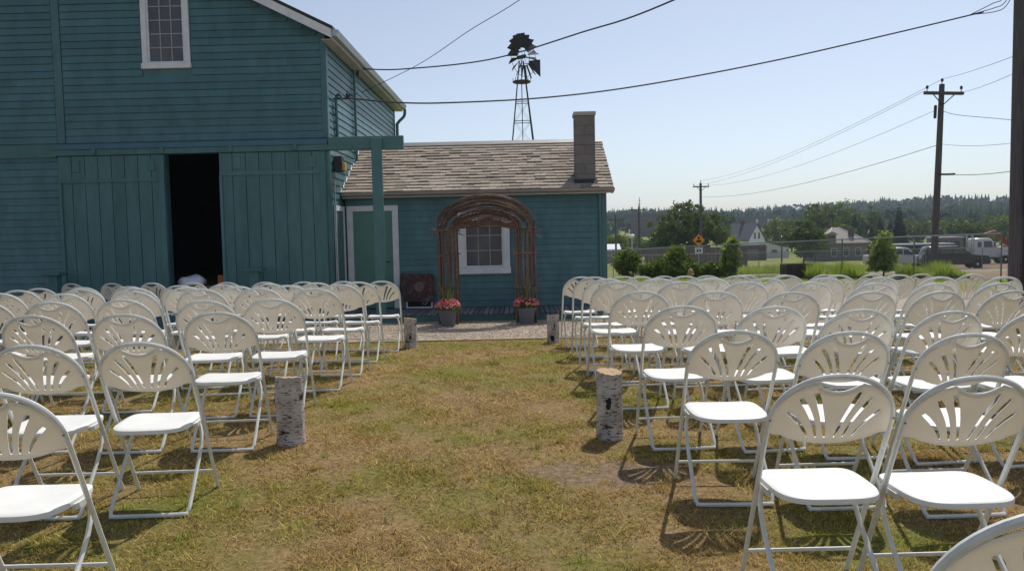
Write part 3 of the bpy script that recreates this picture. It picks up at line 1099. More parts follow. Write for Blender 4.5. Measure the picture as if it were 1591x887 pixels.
# ------------------------------------------------------------------ wicker arbor
def arbor():
    cx, cy = -.45, 14.42
    z0 = g1(cx, cy)
    t = thing('wicker_arbor', 'rustic brown twig arch standing in front of the cottage window', 'arbor', (cx, cy, z0), BR)
    spring = 1.78
    def stick(p, q, r, nm='twig', mat=TWIG, wob=.012, n=5):
        P = [Vector(p), None, None, Vector(q)]
        d = P[3] - P[0]
        for i in (1, 2):
            P[i] = P[0] + d * (i / 3) + Vector((random.uniform(-wob, wob), random.uniform(-wob, wob), random.uniform(-wob, wob) * .3))
        return MB().tube(P, [r, r * .95, r * .9, r * .8], n).obj(nm, mat, t, True)
    for sx in (-1, 1):
        xo, xi = sx * .87, sx * .54
        for yy in (-.13, .13):
            stick((xo, yy, -.05), (xo + random.uniform(-.01, .01), yy, spring + .08), .026, 'post', TWIG, .015, 7)
            stick((xi, yy, -.05), (xi + random.uniform(-.01, .01), yy, spring - .05), .024, 'post', TWIG, .015, 7)
            for i in range(6):
                x = xi + (xo - xi) * (i + .8) / 7 + random.uniform(-.01, .01)
                stick((x, yy + random.uniform(-.02, .02), .02), (x + random.uniform(-.02, .02), yy, spring - random.uniform(0, .12)), random.uniform(.011, .018), 'twig', TWIGG if random.random() < .55 else TWIG, .02)
        for yy in (-.155, .155):
            for zb in (.32, .66, 1.27, 1.72):
                stick((xo + sx * .05, yy, zb + random.uniform(-.02, .02)), (xi - sx * .05, yy, zb + random.uniform(-.02, .02)), .014, 'crossbar', TWIG, .008)
        for i in range(3):
            y_ = -.09 + .09 * i
            stick((xo + sx * .012, y_, .02), (xo, y_, spring), .012, 'twig', TWIGG, .02)
    # bent arch bundles
    m = MB()
    m3 = MB()
    for yy, cnt in ((-.14, 38), (.14, 24), (0, 8)):
        for i in range(cnt):
            k = random.uniform(0, 1)
            a = .90 - .37 * k + random.uniform(-.015, .015)
            b_ = .58 - .33 * k ** 1.1 + random.uniform(-.02, .02)
            s0 = spring - .03 + random.uniform(-.09, .04) - .02 * k
            a0, a1 = random.uniform(0, .35), math.pi - random.uniform(0, .35)
            if random.random() < .35:
                a0 = random.uniform(0, 1.2)
                a1 = a0 + random.uniform(1., 1.9)
            y0, y1 = yy + random.uniform(-.05, .05), yy + random.uniform(-.05, .05)
            pts = []
            ns = 11
            for j in range(ns):
                u = j / (ns - 1)
                an = a0 + (a1 - a0) * u
                pts.append((math.cos(an) * a, y0 + (y1 - y0) * u + random.uniform(-.008, .008), s0 + math.sin(an) * b_ + random.uniform(-.008, .008)))
            (m3 if random.random() < .16 else m).tube(pts, random.uniform(.0055, .0105), 4)
    tag(m.obj('arch_twigs', TWIG, t, True), kind='stuff')
    tag(m3.obj('pale_twigs', TWIGL, t, True), kind='stuff')
    # fan and straggling twigs filling the head of the arch
    m2 = MB()
    for yy in (-.15, -.12, .13):
        for i in range(16):
            an = R(12 + 156 * i / 15)
            r0, r1 = random.uniform(.02, .1), random.uniform(.36, .5)
            m2.tube([(math.cos(an) * r0 * 1.4, yy, spring + .03 + math.sin(an) * r0), (math.cos(an) * r1 * 1.25, yy + random.uniform(-.03, .03), spring + .03 + math.sin(an) * r1 * .78)], .007, 4)
        for i in range(7):
            z_ = spring + .03 + random.uniform(-.03, .05)
            m2.tube([(-.56, yy, z_ - .05 + random.uniform(-.02, .02)), (0, yy + random.uniform(-.03, .03), z_ + random.uniform(-.01, .04)), (.56, yy, z_ - .05)], .010, 4)
    for i in range(60):
        sx = random.choice((-1, 1))
        x = sx * random.uniform(.5, .9)
        z_ = spring - random.uniform(-.04, .2)
        m2.tube([(x, random.choice((-.15, .15)), z_), (x + random.uniform(-.16, .16), random.uniform(-.18, .18), z_ + random.uniform(-.08, .08))], .006, 4)
    tag(m2.obj('fan_twigs', TWIG, t, True), kind='stuff')


arbor()


# ------------------------------------------------------------------ flower pots
def flower_pot(x, y, label):
    t = thing('flower_pot', label, 'flower pot', (x, y, g1(x, y)), random.uniform(0, 3), 'flower pots by the arch')
    m = MB().lathe([(.10, 0), (.115, .01), (.16, .25), (.175, .255), (.178, .30), (.16, .302), (.15, .26), (.02, .258)], 20)
    m.obj('pot', POT, t, True)
    MB().lathe([(.148, .262), (.02, .275)], 14).obj('soil', SOIL, t)
    def quads(n, cz, rad, hh, s, zmin):
        V = []
        for i in range(n):
            a = random.uniform(0, 6.28)
            r = rad * math.sqrt(random.uniform(0, 1))
            c = Vector((r * math.cos(a), r * math.sin(a), max(zmin, cz + hh * math.sqrt(max(0, 1 - (r / rad) ** 2)) * random.uniform(.2, 1))))
            u = Vector((random.gauss(0, 1), random.gauss(0, 1), random.gauss(0, .6))).normalized()
            w = u.cross(Vector((random.gauss(0, 1), random.gauss(0, 1), random.gauss(0, 1)))).normalized()
            k = s * random.uniform(.7, 1.3)
            V += [c - u * k, c + w * k * .6, c + u * k, c - w * k * .6]
        return V, [tuple(range(i * 4, i * 4 + 4)) for i in range(n)]
    V, Fc = quads(260, .3, .23, .12, .03, .27)
    tag(MB().add(V, Fc).obj('foliage', LEAFG, t), kind='stuff')
    V, Fc = quads(330, .34, .235, .17, .024, .28)
    tag(MB().add(V, Fc).obj('blossoms', PETAL, t), kind='stuff')
    for i in range(26):
        a = random.uniform(0, 6.28)
        r = random.uniform(0, .1)
        h = random.uniform(.35, .75)
        o = random.uniform(.05, .32)
        c = Vector((r * math.cos(a), r * math.sin(a), .27))
        d = Vector((math.cos(a), math.sin(a), 0))
        wv = Vector((-math.sin(a), math.cos(a), 0)) * .008
        p1 = c + d * o * .3 + Vector((0, 0, h * .6))
        p2 = c + d * o + Vector((0, 0, h))
        MB().add([c - wv, c + wv, p1 + wv * .8, p1 - wv * .8, p2], [(0, 1, 2, 3), (3, 2, 4)]).obj('spike_leaf', SPIKE, t)


flower_pot(-1.15, 14.02, 'grey pot of pink flowers at the left foot of the arch')
flower_pot(.25, 14.15, 'grey pot of pink flowers at the right foot of the arch')


# ------------------------------------------------------------------ birch log stumps
def stump(x, y, h, r, label, seed, rz, knots):
    rnd = random.Random(seed)
    t = thing('birch_stump', label, 'log', (x, y, g1(x, y) - .01), rz, 'birch logs marking the aisle')
    n = 28
    vs, fs = [], []
    rings = 14
    ph = [rnd.uniform(0, 6) for _ in range(4)]
    for k in range(rings + 1):
        z = h * k / rings
        for j in range(n):
            a = 2 * math.pi * j / n
            rr = r * (1 + .035 * math.sin(2 * a + ph[0]) + .03 * math.sin(3 * a + ph[1] + z * 3) + .012 * math.sin(7 * a + z * 20 + ph[2]))
            if k <= 1:
                rr *= 1.05
            for (ka, kz, ks, kh) in knots:
                da = math.atan2(math.sin(a - ka), math.cos(a - ka)) * r
                q = (da * da + (z - kz) ** 2) / (ks * ks)
                rr += kh * math.exp(-q)
            sl_ = .012 * math.sin(a + ph[3]) * (k / rings)
            vs.append((rr * math.cos(a), rr * math.sin(a), z + sl_ + (rnd.uniform(-.004, .004) if k == rings else 0)))
    for k in range(rings):
        for j in range(n):
            fs.append((k * n + j, k * n + (j + 1) % n, (k + 1) * n + (j + 1) % n, (k + 1) * n + j))
    MB().add(vs, fs).obj('bark', BIRCH, t, True)
    top = vs[-n:]
    c = (sum(p[0] for p in top) / n, sum(p[1] for p in top) / n, sum(p[2] for p in top) / n)
    MB().add([(p[0] * .985, p[1] * .985, p[2] - .002) for p in top] + [c], [(j, (j + 1) % n, n) for j in range(n)]).obj('cut_end', CUTW, t)
    for (ka, kz, ks, kh) in knots:
        if kh <= 0:
            continue
        d = Vector((math.cos(ka), math.sin(ka), 0))
        w = Vector((-math.sin(ka), math.cos(ka), 0))
        c = d * (r * 1.03 + kh) + Vector((0, 0, kz))
        V = [c + d * .006]
        for j in range(12):
            a = 2 * math.pi * j / 12
            q = ks * .62 * rnd.uniform(.75, 1.15)
            V.append(c + w * q * math.cos(a) * .8 + Vector((0, 0, q * math.sin(a) * 1.15)) - d * (.004 + .012 * abs(math.cos(a))))
        MB().add(V, [(0, j + 1, (j + 1) % 12 + 1) for j in range(12)]).obj('knot', BLACKBARK, t, True)
        # dark wing marks that hang from the knot
        for s in (-1, 1):
            V = []
            for j in range(6):
                u = j / 5
                ang = ka + s * (.1 + .75 * u) * ks / r * .55
                z_ = kz + ks * (.25 - 1.9 * u * u)
                rr = r * 1.045 + kh * math.exp(-(u * 1.1) ** 2) * .75 + .002
                for e_ in (-1, 1):
                    V.append((math.cos(ang) * rr, math.sin(ang) * rr, z_ + e_ * ks * .16 * (1.1 - u)))
            MB().add(V, [(2 * j, 2 * j + 1, 2 * j + 3, 2 * j + 2) for j in range(5)]).obj('bark_mark', BLACKBARK, t)


BLACKBARK = M('black_birch_knot', (.02, .016, .015), .9, .4, 30, .6, 60)
stump(-1.56, 5.45, .475, .092, 'pale birch log at the left side of the aisle near the camera', 3, 0, [(R(205), .32, .05, .012)])
stump(.66, 5.42, .475, .091, 'pale birch log with black knot at the right side of the aisle', 5, 0, [(R(262), .27, .06, .014), (R(295), .05, .05, .004)])
stump(-1.42, 10.9, .42, .085, 'small birch log at the left end of the gravel edge', 8, 0, [(R(275), .17, .05, .010)])
stump(.57, 11.15, .41, .085, 'dark barked birch log at the right end of the gravel edge', 11, 0, [(R(265), .08, .07, .008), (R(280), .26, .04, .008)])


# ------------------------------------------------------------------ folding chair
AL = math.atan2(.44, .88)
CA, SA = math.cos(AL), math.sin(AL)


def plane(x, s, nrm=0.):
    """point in the tilted plane of the hoop: s up along it, nrm to the sitter's side"""
    return (x, .44 - s * SA + nrm * CA, s * CA + nrm * SA)


def make_chair():
    t = thing('folding_chair', 'x', 'chair')
    # hoop: front legs and back in one bent tube
    a, b_, sc = .236, .205, .775
    pts = [plane(-.228, 0), plane(-.230, .2), plane(-.233, .45), plane(-.236, .68)]
    for i in range(25):
        an = math.pi - math.pi * i / 24
        e_ = 2.15
        cx, cs = math.cos(an), math.sin(an)
        pts.append(plane(a * math.copysign(abs(cx) ** (2 / e_), cx), sc + b_ * abs(cs) ** (2 / e_)))
    pts += [plane(.236, .68), plane(.233, .45), plane(.230, .2), plane(.228, 0)]
    MB().tube(pts, .0108, 8).obj('back_frame', CHAIRM, t, True)
    # back panel with its fan of slots and hand hole
    cu = bpy.data.curves.new('panel', 'CURVE')
    cu.dimensions = '2D'
    cu.fill_mode = 'BOTH'
    cu.extrude = .003
    def add(poly):
        sp = cu.splines.new('POLY')
        sp.points.add(len(poly) - 1)
        for q, p in zip(sp.points, poly):
            q.co = (p[0], p[1], 0, 1)
        sp.use_cyclic_u = True
    ai, bi = .229, .196
    out = []
    x1 = .088
    def arc(x):
        return sc + bi * (1 - min(1, abs(x) / ai) ** 2.15) ** (1 / 2.15)
    th = [math.pi - (math.pi / 2) * i / 14 for i in range(15)]
    left = []
    for an in th:
        x = ai * -abs(math.cos(an)) ** (2 / 2.15)
        if x < -x1:
            left.append((x, sc + bi * abs(math.sin(an)) ** (2 / 2.15)))
    left.append((-x1, arc(x1)))
    hand = []
    za = arc(x1)
    for i in range(1, 12):
        u = -1 + 2 * i / 12
        hand.append((u * x1 * .97, za - .002 - .034 * (1 - u * u)))
    right = [(-x, y) for x, y in left[::-1]]
    bot = [(ai, .735), (.205, .733)]
    for i in range(15):
        u = 1 - 2 * i / 14
        bot.append((u * .185, .731 - .034 * (1 - u * u) ** .75))
    bot += [(-.205, .733), (-ai, .735)]
    add(left + hand + right + bot)
    for sg in (-1, 1):
        for (xt, zt, xb, zb, w, bow) in ((.083, .924, .018, .722, .0185, .006), (.135, .898, .051, .722, .0170, .012), (.177, .838, .086, .727, .0145, .010)):
            L_, R_ = [], []
            for i in range(8):
                u = i / 7
                x = xb + (xt - xb) * u - bow * math.sin(math.pi * u) * .8
                z_ = zb + (zt - zb) * u + bow * math.sin(math.pi * u) * .3
                ww = w * (.55 + .5 * u) * (.72 if i in (0, 7) else 1)
                dx, dz = xt - xb, zt - zb
                l_ = math.hypot(dx, dz)
                nx, nz = dz / l_, -dx / l_
                L_.append((sg * (x - nx * ww / 1.6), z_ - nz * ww / 1.6))
                R_.append((sg * (x + nx * ww / 1.6), z_ + nz * ww / 1.6))
            add(L_ + R_[::-1])
    co = bpy.data.objects.new('panel_curve', cu)
    COL.objects.link(co)
    dg = bpy.context.evaluated_depsgraph_get()
    me = bpy.data.meshes.new_from_object(co.evaluated_get(dg))
    bpy.data.objects.remove(co)
    for v in me.vertices:
        x, s, nn = v.co
        v.co = plane(x, s, nn - .016 * (1 - (x / .23) ** 2) - .002)
    me.name = 'backrest'
    me.materials.clear()
    me.materials.append(CHAIRP)
    bm = bmesh.new()
    bm.from_mesh(me)
    bmesh.ops.remove_doubles(bm, verts=bm.verts[:], dist=1e-5)
    bmesh.ops.recalc_face_normals(bm, faces=bm.faces[:])
    bm.to_mesh(me)
    bm.free()
    link('backrest', me, t)
    # rim rib round the hand hole
    rib = [plane(x * 1.0, z_ - .004, -.013 - .003) for x, z_ in [(-x1 * .9, za - .010)] + hand + [(x1 * .9, za - .010)]]
    MB().tube(rib, .0085, 6).obj('hand_hold', CHAIRP, t, True)
    # seat
    m = MB()
    def outline(gr, z_):
        P = []
        for i in range(40):
            an = 2 * math.pi * i / 40
            c, s_ = math.cos(an), math.sin(an)
            ex = 3.6
            hx = .205 + .008 * s_
            x = hx * math.copysign(abs(c) ** (2 / ex), c)
            y = .205 * math.copysign(abs(s_) ** (2 / ex), s_)
            P.append((x * gr, .205 + y * gr, z_ + (.006 * (s_ if s_ > 0 else 0)) * 0 - (.012 * max(0, s_) ** 4)))
        return P
    lay = [outline(.93, .418), outline(.995, .423), outline(1.0, .432), outline(.992, .442), outline(.95, .447), outline(.8, .4465), outline(.5, .443)]
    n = 40
    vs = [p for l in lay for p in l]
    fs = [tuple(range(n))[::-1]]
    for k in range(len(lay) - 1):
        for j in range(n):
            fs.append((k * n + j, k * n + (j + 1) % n, (k + 1) * n + (j + 1) % n, (k + 1) * n + j))
    fs.append(tuple(range((len(lay) - 1) * n, len(lay) * n)))
    m.add(vs, fs).obj('seat', CHAIRS, t, True)
    # rear legs: one U-shaped tube resting on the grass
    half = [(-.125, .375, .412), (-.165, .355, .395), (-.192, .315, .34), (-.2, .255, .26), (-.203, .14, .15), (-.205, .03, .045), (-.198, .005, .018), (-.17, -.005, .012)]
    full = half + [(-x, y, z_) for x, y, z_ in half[::-1]]
    MB().tube(spline(full, 3), .0105, 7).obj('rear_leg_frame', CHAIRM, t, True)
    MB().tube([plane(-.229, .125), plane(.229, .125)], .008, 6).obj('stretcher', CHAIRM, t, True)
    for sx in (-1, 1):
        MB().box(sx * .205 - .008, sx * .205 + .008, .17, .29, .405, .428).obj('seat_bracket', CHAIRM, t)
        q = plane(sx * .236, .80, -.0115)
        MB().lathe([(.004, -.002), (.004, .002)], 6, q).obj('rivet', SILVER, t)
    return t


chair0 = make_chair()
ORD = ['first', 'second', 'third', 'fourth', 'fifth', 'sixth', 'seventh', 'eighth', 'ninth', 'tenth']
LEFT = [[(-1.95, 2.88)], [(-1.96, 4.12), (-2.53, 4.11)], [(-1.97, 5.23), (-2.59, 5.23), (-3.23, 5.27)],
        [(-1.90, 6.21), (-2.42, 6.18), (-3.2, 6.45), (-3.73, 6.35), (-4.39, 6.5)],
        [(-1.80, 7.16), (-2.38, 7.36), (-2.93, 7.38), (-3.55, 7.32), (-4.12, 7.2), (-4.85, 7.4)],
        [(-1.77, 8.0), (-2.3, 8.04), (-2.83, 8.08), (-3.38, 8.14), (-3.95, 8.2), (-4.55, 8.26), (-5.25, 8.33)],
        [(-1.79, 9.09), (-2.30, 9.22), (-2.88, 9.3), (-3.47, 9.41), (-4.04, 9.52), (-4.7, 9.63), (-5.33, 9.74), (-5.94, 9.84)],
        [(-1.73, 10.4), (-2.28, 10.61), (-2.87, 10.82), (-3.47, 11.04), (-4.1, 11.3), (-4.72, 11.6), (-5.45, 11.9), (-6.2, 12.2), (-7.0, 12.5)]]
RIGHT = [[(1.035, 1.405)], [(1.205, 2.89), (1.685, 2.83)], [(1.16, 4.11), (1.73, 4.04), (2.28, 3.92)],
         [(1.10, 5.06), (1.67, 5.0), (2.14, 4.84), (2.64, 4.74), (3.13, 4.68)],
         [(1.02, 6.2), (1.59, 6.13), (2.14, 6.0), (2.73, 5.98), (3.25, 5.95), (3.78, 5.94)],
         [(.97, 7.23), (1.54, 7.14), (2.1, 7.07), (2.65, 6.98), (3.14, 6.8), (3.62, 6.72), (4.14, 6.68), (4.66, 6.6)],
         [(.96, 7.95), (1.47, 7.9), (1.99, 7.84), (2.5, 7.7), (3.03, 7.6), (3.58, 7.6), (4.1, 7.5), (4.66, 7.42)],
         [(.95, 9.1), (1.49, 9.04), (1.98, 8.98), (2.56, 8.9), (3.1, 8.84), (3.65, 8.78), (4.3, 8.7), (5.05, 8.6)],
         [(.92, 10.41), (1.47, 10.36), (1.99, 10.32), (2.55, 10.27), (3.05, 10.22), (3.53, 10.19), (4.05, 10.15), (4.65, 10.11), (5.25, 10.05)]]
SPECIAL = {('L', 0, 0): 'white fan-back chair nearest the camera on the left, cut by the frame edge',
           ('R', 0, 0): 'white fan-back chair cut off in the bottom right corner',
           ('R', 1, 0): 'large white chair on the aisle in the nearest full row on the right'}
first = True
crnd = random.Random(21)
for side, rowsl in (('L', LEFT), ('R', RIGHT)):
    wd = 'left' if side == 'L' else 'right'
    for r_, row in enumerate(rowsl):
        for c, (x, y) in enumerate(row):
            o = chair0 if first else copy_tree(chair0)
            first = False
            rz = crnd.uniform(-.04, .04) + (.045 if side == 'L' else .0)
            if r_ >= 3 and side == 'R':
                rz += .05 + .015 * c
            if side == 'L' and r_ == 7:
                rz -= .03 * c
            yy = y + .02
            za, zb = g1(x, yy), g1(x, yy + .44)
            o.location = (x, yy, za + .003)
            o.scale = (1, 1, 1.068)
            o.rotation_euler = (math.atan2(zb - za, .44) * .9, crnd.uniform(-.006, .006), rz)
            rn = ORD[r_] if side == 'R' else ORD[r_]
            place = 'aisle-end' if c == 0 else ORD[c] + ' from the aisle'
            if c == 0:
                lab = f'white fan-back chair at the aisle end of the {rn} nearest row, {wd} block'
            else:
                lab = f'white fan-back chair, {ORD[c]} from the aisle in the {rn} nearest row, {wd} block'
            lab = SPECIAL.get((side, r_, c), lab).replace('first nearest', 'nearest')
            tag(o, lab, 'chair', f'white folding chairs {wd} of the aisle')


# ------------------------------------------------------------------ windmill
def windmill():
    x, y = .82, 46.0
    zb = g1(x, y)
    t = thing('windmill', 'tall dark multi-blade farm windmill on lattice tower behind the cottage', 'windmill', (x - .02, y, zb), 0)
    H = 11.6 - zb
    hw0 = 1.45
    def leg(sx, sy, z):
        w = hw0 + (.11 - hw0) * z / (H - .2)
        return (sx * w, sy * w, z)
    for sx in (-1, 1):
        for sy in (-1, 1):
            MB().tube([leg(sx, sy, -.3), leg(sx, sy, H - .25)], .035, 5).obj('leg', DARKM, t)
    zs = [0.6, 2.4, 4.2, 6.0, 7.7, 9.1, 10.2]
    for k, z in enumerate(zs):
        z = min(z, H - 1)
        c = [leg(*s, z) for s in ((-1, -1), (1, -1), (1, 1), (-1, 1))]
        m = MB()
        for i in range(4):
            m.tube([c[i], c[(i + 1) % 4]], .022, 4)
        m.obj('girt', DARKM, t)
        if k + 1 < len(zs):
            c2 = [leg(*s, min(zs[k + 1], H - 1)) for s in ((-1, -1), (1, -1), (1, 1), (-1, 1))]
            m = MB()
            for i in range(4):
                m.tube([c[i], c2[(i + 1) % 4]], .007, 3)
                m.tube([c[(i + 1) % 4], c2[i]], .007, 3)
            m.obj('brace_wires', DARKM, t)
    MB().tube([(0, 0, .2), (0, 0, H)], .025, 5).obj('pump_rod', DARKM, t)
    pz = 10.15 - zb
    pl = MB().lathe([(.2, 0), (.52, 0), (.52, .09), (.2, .09)], 8, (0, 0, pz)).obj('platform', BROWNW, t)
    for i in range(8):
        a = math.pi / 4 * i
        MB().tube([(.5 * math.cos(a), .5 * math.sin(a), pz + .09), (.5 * math.cos(a), .5 * math.sin(a), pz + .26)], .015, 4).obj('platform_post', DARKM, pl)
    # wheel turned about 50 degrees from the viewer
    ax = Vector((math.sin(R(50)), -math.cos(R(50)), 0))
    wx = Vector((ax.y, -ax.x, 0)) * -1
    wz = Vector((0, 0, 1))
    hub = Vector((0, 0, H)) + ax * .18
    MB().tube([Vector((0, 0, H)) - ax * .25, hub + ax * .12], .11, 10).obj('gearbox', DARKM, t, True)
    def P(a, r, o=0.):
        return hub + (wx * math.cos(a) + wz * math.sin(a)) * r + ax * o
    nb = 18
    for i in range(nb):
        a = 2 * math.pi * i / nb
        da0, da1 = .075, .118
        tw0, tw1 = -.09, -.17
        V = [P(a - da0, .5, -tw0), P(a + da0, .5, tw0), P(a + da1, 1.3, tw1), P(a - da1, 1.3, -tw1)]
        nrm = (V[1] - V[0]).cross(V[3] - V[0]).normalized() * .004
        mid0 = (V[0] + V[1]) / 2 + nrm * 7
        mid1 = (V[2] + V[3]) / 2 + nrm * 9
        MB().add([V[0], mid0, V[1], V[2], mid1, V[3]] + [p - nrm * 2 for p in (V[0], mid0, V[1], V[2], mid1, V[3])],
                 [(0, 1, 4, 5), (1, 2, 3, 4), (11, 10, 7, 6), (10, 9, 8, 7), (0, 5, 11, 6), (2, 8, 9, 3), (0, 6, 7, 1), (1, 7, 8, 2), (5, 4, 10, 11), (4, 3, 9, 10)]).obj('blade', DARKM, t)
    m = MB()
    for r_ in (.55, 1.12):
        m.tube([P(2 * math.pi * i / 36, r_, -.02) for i in range(37)], .012, 4)
    m.obj('wheel_rim', DARKM, t)
    m = MB()
    for i in range(6):
        a = 2 * math.pi * i / 6 + .1
        m.tube([P(a, .1), P(a, 1.12, -.02)], .013, 4)
    m.obj('spoke', DARKM, t)
    # tail
    td = Vector((.80, .55, 0)).normalized()
    h0 = Vector((0, 0, H))
    MB().tube([h0, h0 + td * 1.1 + Vector((0, 0, -.02))], .03, 5).obj('tail_boom', DARKM, t)
    MB().tube([h0 + Vector((0, 0, -.35)), h0 + td * 1.1 + Vector((0, 0, -.3))], .02, 5).obj('tail_boom', DARKM, t)
    nv = td.cross(Vector((0, 0, 1))) * .008
    V = [h0 + td * .55 + Vector((0, 0, -.15)), h0 + td * .55 + Vector((0, 0, -.45)), h0 + td * 1.35 + Vector((0, 0, -1.0)), h0 + td * 1.35 + Vector((0, 0, 0))]
    MB().add([p + nv for p in V] + [p - nv for p in V], [(0, 1, 2, 3), (7, 6, 5, 4), (0, 4, 5, 1), (1, 5, 6, 2), (2, 6, 7, 3), (3, 7, 4, 0)]).obj('tail_vane', DARKM, t)


windmill()


# ------------------------------------------------------------------ utility poles and cables
def cross_pole(x, y, ztop, r, label, tilt=0., arm=1.8, small=False):
    zb = g1(x, y)
    t = thing('utility_pole', label, 'utility pole', (x, y, zb), 0, 'wooden utility poles')
    t.rotation_euler = (0, tilt, 0)
    H = ztop - zb
    MB().tube([(0, 0, -.4), (0, 0, H * .5), (0, 0, H)], [r, r * .88, r * .72], 12).obj('shaft', POLEW, t, True)
    if arm:
        MB().box(-arm / 2, arm / 2, -r - .11, -r * .7, H - .52, H - .38).obj('crossarm', POLEW, t, bevel=.01)
        for sx in (-1, 1):
            MB().tube([(sx * arm * .28, -r - .05, H - .5), (0, -r * .85, H - 1.0)], .025, 5).obj('arm_brace', DARKM, t)
        for px, pz in ((-arm / 2 + .12, H - .38), (arm / 2 - .12, H - .38), (0, H)):
            py = -r - .05 if px else 0
            MB().lathe([(.02, 0), (.02, .12), (.07, .13), (.05, .18), (.075, .2), (.04, .27)], 8, (px, py, pz)).obj('insulator', DARKM, t, True)
    return t


pB = cross_pole(20.27, 38, 8.15, .165, 'dark wooden utility pole with crossarm beyond the fence on the right', R(1.9), 1.85)
MB().lathe([(.06, 0), (.07, .1), (.07, .55), (.05, .62)], 8, (-.26, 0, 7.35)).obj('cutout_fuse', DARKM, pB, True)
cross_pole(22.75, 95, 7.25, .2, 'slender wooden utility pole rising in front of the big tree', 0, 1.95)
cross_pole(18.1, 112, 5.2, .18, 'thin dark utility pole between the far brick building and the tree', 0, 2.4)
cross_pole(15.2, 115, 3.9, .16, 'dark utility pole nearest the cottage corner in the distance', 0, 2.2)

tp = thing('utility_pole', 'thick weathered wooden pole at the right edge of the photograph', 'utility pole', (11.36, 17.79, g1(11.3, 17.8)), 0, 'wooden utility poles')
MB().tube([(0, 0, -.4), (0, 0, 4), (0, 0, 8.6)], [.17, .158, .14], 20).obj('shaft', POLEW, tp, True)
MB().box(.0, .12, -.3, -.172, 1.9, 4.0).obj('conduit_cover', DARKM, tp, bevel=.015)
MB().tube([(.06, -.2, .0), (.06, -.2, 8)], .03, 7).obj('riser_pipe', DARKM, tp, True)
MB().box(-.01, .13, -.22, -.15, 4.9, 5.3).obj('junction_box', DARKM, tp, bevel=.01)
MB().box(-.02, .03, -.178, -.165, .02, .85).obj('split_board', BROWNW, tp)


def cable(pts, r, label, n=12, name='overhead_cable', sag=0., grp='overhead cables', sides=5):
    if sag:
        a, b_ = Vector(pts[0]), Vector(pts[1])
        pts = [a + (b_ - a) * (i / n) - Vector((0, 0, sag * 4 * (i / n) * (1 - i / n))) for i in range(n + 1)]
    else:
        pts = spline(pts, n)
    o = MB().tube(pts, r, sides).obj(name, WIRE, None, True)
    return tag(o, label, 'cable', grp)


cable([(-3.2, 17.72, 5.14), (-2.2, 17.0, 4.97), (-.36, 16, 4.91), (1.26, 14, 4.89), (2.55, 12, 4.87), (5.5, 7, 5.2), (8, 2, 6)], .014, 'thick black cable running from the barn eave across the top of the windmill')
cable([(-3.13, 15.7, 4.16), (-2.2, 15.85, 4.08), (-1.15, 16, 4.08), (.8, 16.5, 4.23), (2.88, 17, 4.53), (5.77, 17.5, 5.08), (8.67, 17.7, 5.7), (10.5, 17.75, 6.1)], .016, 'twisted black cable sagging over the cottage towards the right hand pole')
for k, (dz, dy) in enumerate(((.0, 0), (.09, .05), (.2, .1))):
    cable([(10.2, 17.74, 6.04), (10.75, 17.75 + dy, 6.1 + dz), (11.0, 17.76 + dy, 6.22 + dz), (11.22, 17.78, 6.6 + dz * 1.5)], .009, ['lowest', 'middle', 'upper'][k] + ' of the three strands joining the twisted cable to the right hand pole')
cable([(-2.98, 16.35, 4.38), (-1.6, 14.6, 4.55), (-.6, 13.0, 4.72), (.21, 12, 4.9), (1.6, 10, 5.25)], .006, 'thin wire rising steeply from the barn side to the top of the photograph')
LW = 'pole line wires'
a1, a2, a0 = (19.75, 38, 7.85), (21.55, 38, 7.75), (20.62, 38, 8.4)
c1, c2 = (21.9, 95, 6.95), (23.7, 95, 6.95)
cable([a1, c1], .009, 'pole wire between the left crossarm tips of near and far pole', sag=.8, grp=LW)
cable([a0, (22.75, 95, 7.5)], .009, 'pole wire between the tops of the near and far pole', sag=.8, grp=LW)
cable([(20.2, 38, 6.9), c2], .009, 'pole wire below the crossarm running to the far pole', sag=.8, grp=LW)
cable([(20.4, 38, 5.3), (23, 95, 5.6)], .014, 'lowest pole wire running down to the far pole', sag=.7, grp=LW)
cable([a0, (13.86, 22, 6.02)], .008, 'upper pole wire rising right of the crossarm to the thick pole', sag=.05, grp=LW)
cable([a2, (13.87, 22, 5.55)], .008, 'pole wire from the right crossarm tip towards the thick pole', sag=.05, grp=LW)
cable([(20.6, 38, 6.9), (20.8, 37, 6.55), (21.2, 34, 5.9), (18.95, 30, 5.27)], .012, 'loose wire dangling right of the near pole below its crossarm', 6, grp=LW)
cable([(20.5, 38, 5.35), (18.96, 30, 4.5)], .008, 'middle wire right of the near pole', sag=.1, grp=LW)
cable([(20.45, 38, 3.95), (18.98, 30, 3.45)], .013, 'low dark telephone wire right of the near pole', sag=.1, grp=LW)
cable([(20.45, 38, 3.92), (20.1, 36, 3.78)], .05, 'dark splice sleeve on the low telephone wire', sag=.01, grp=LW)


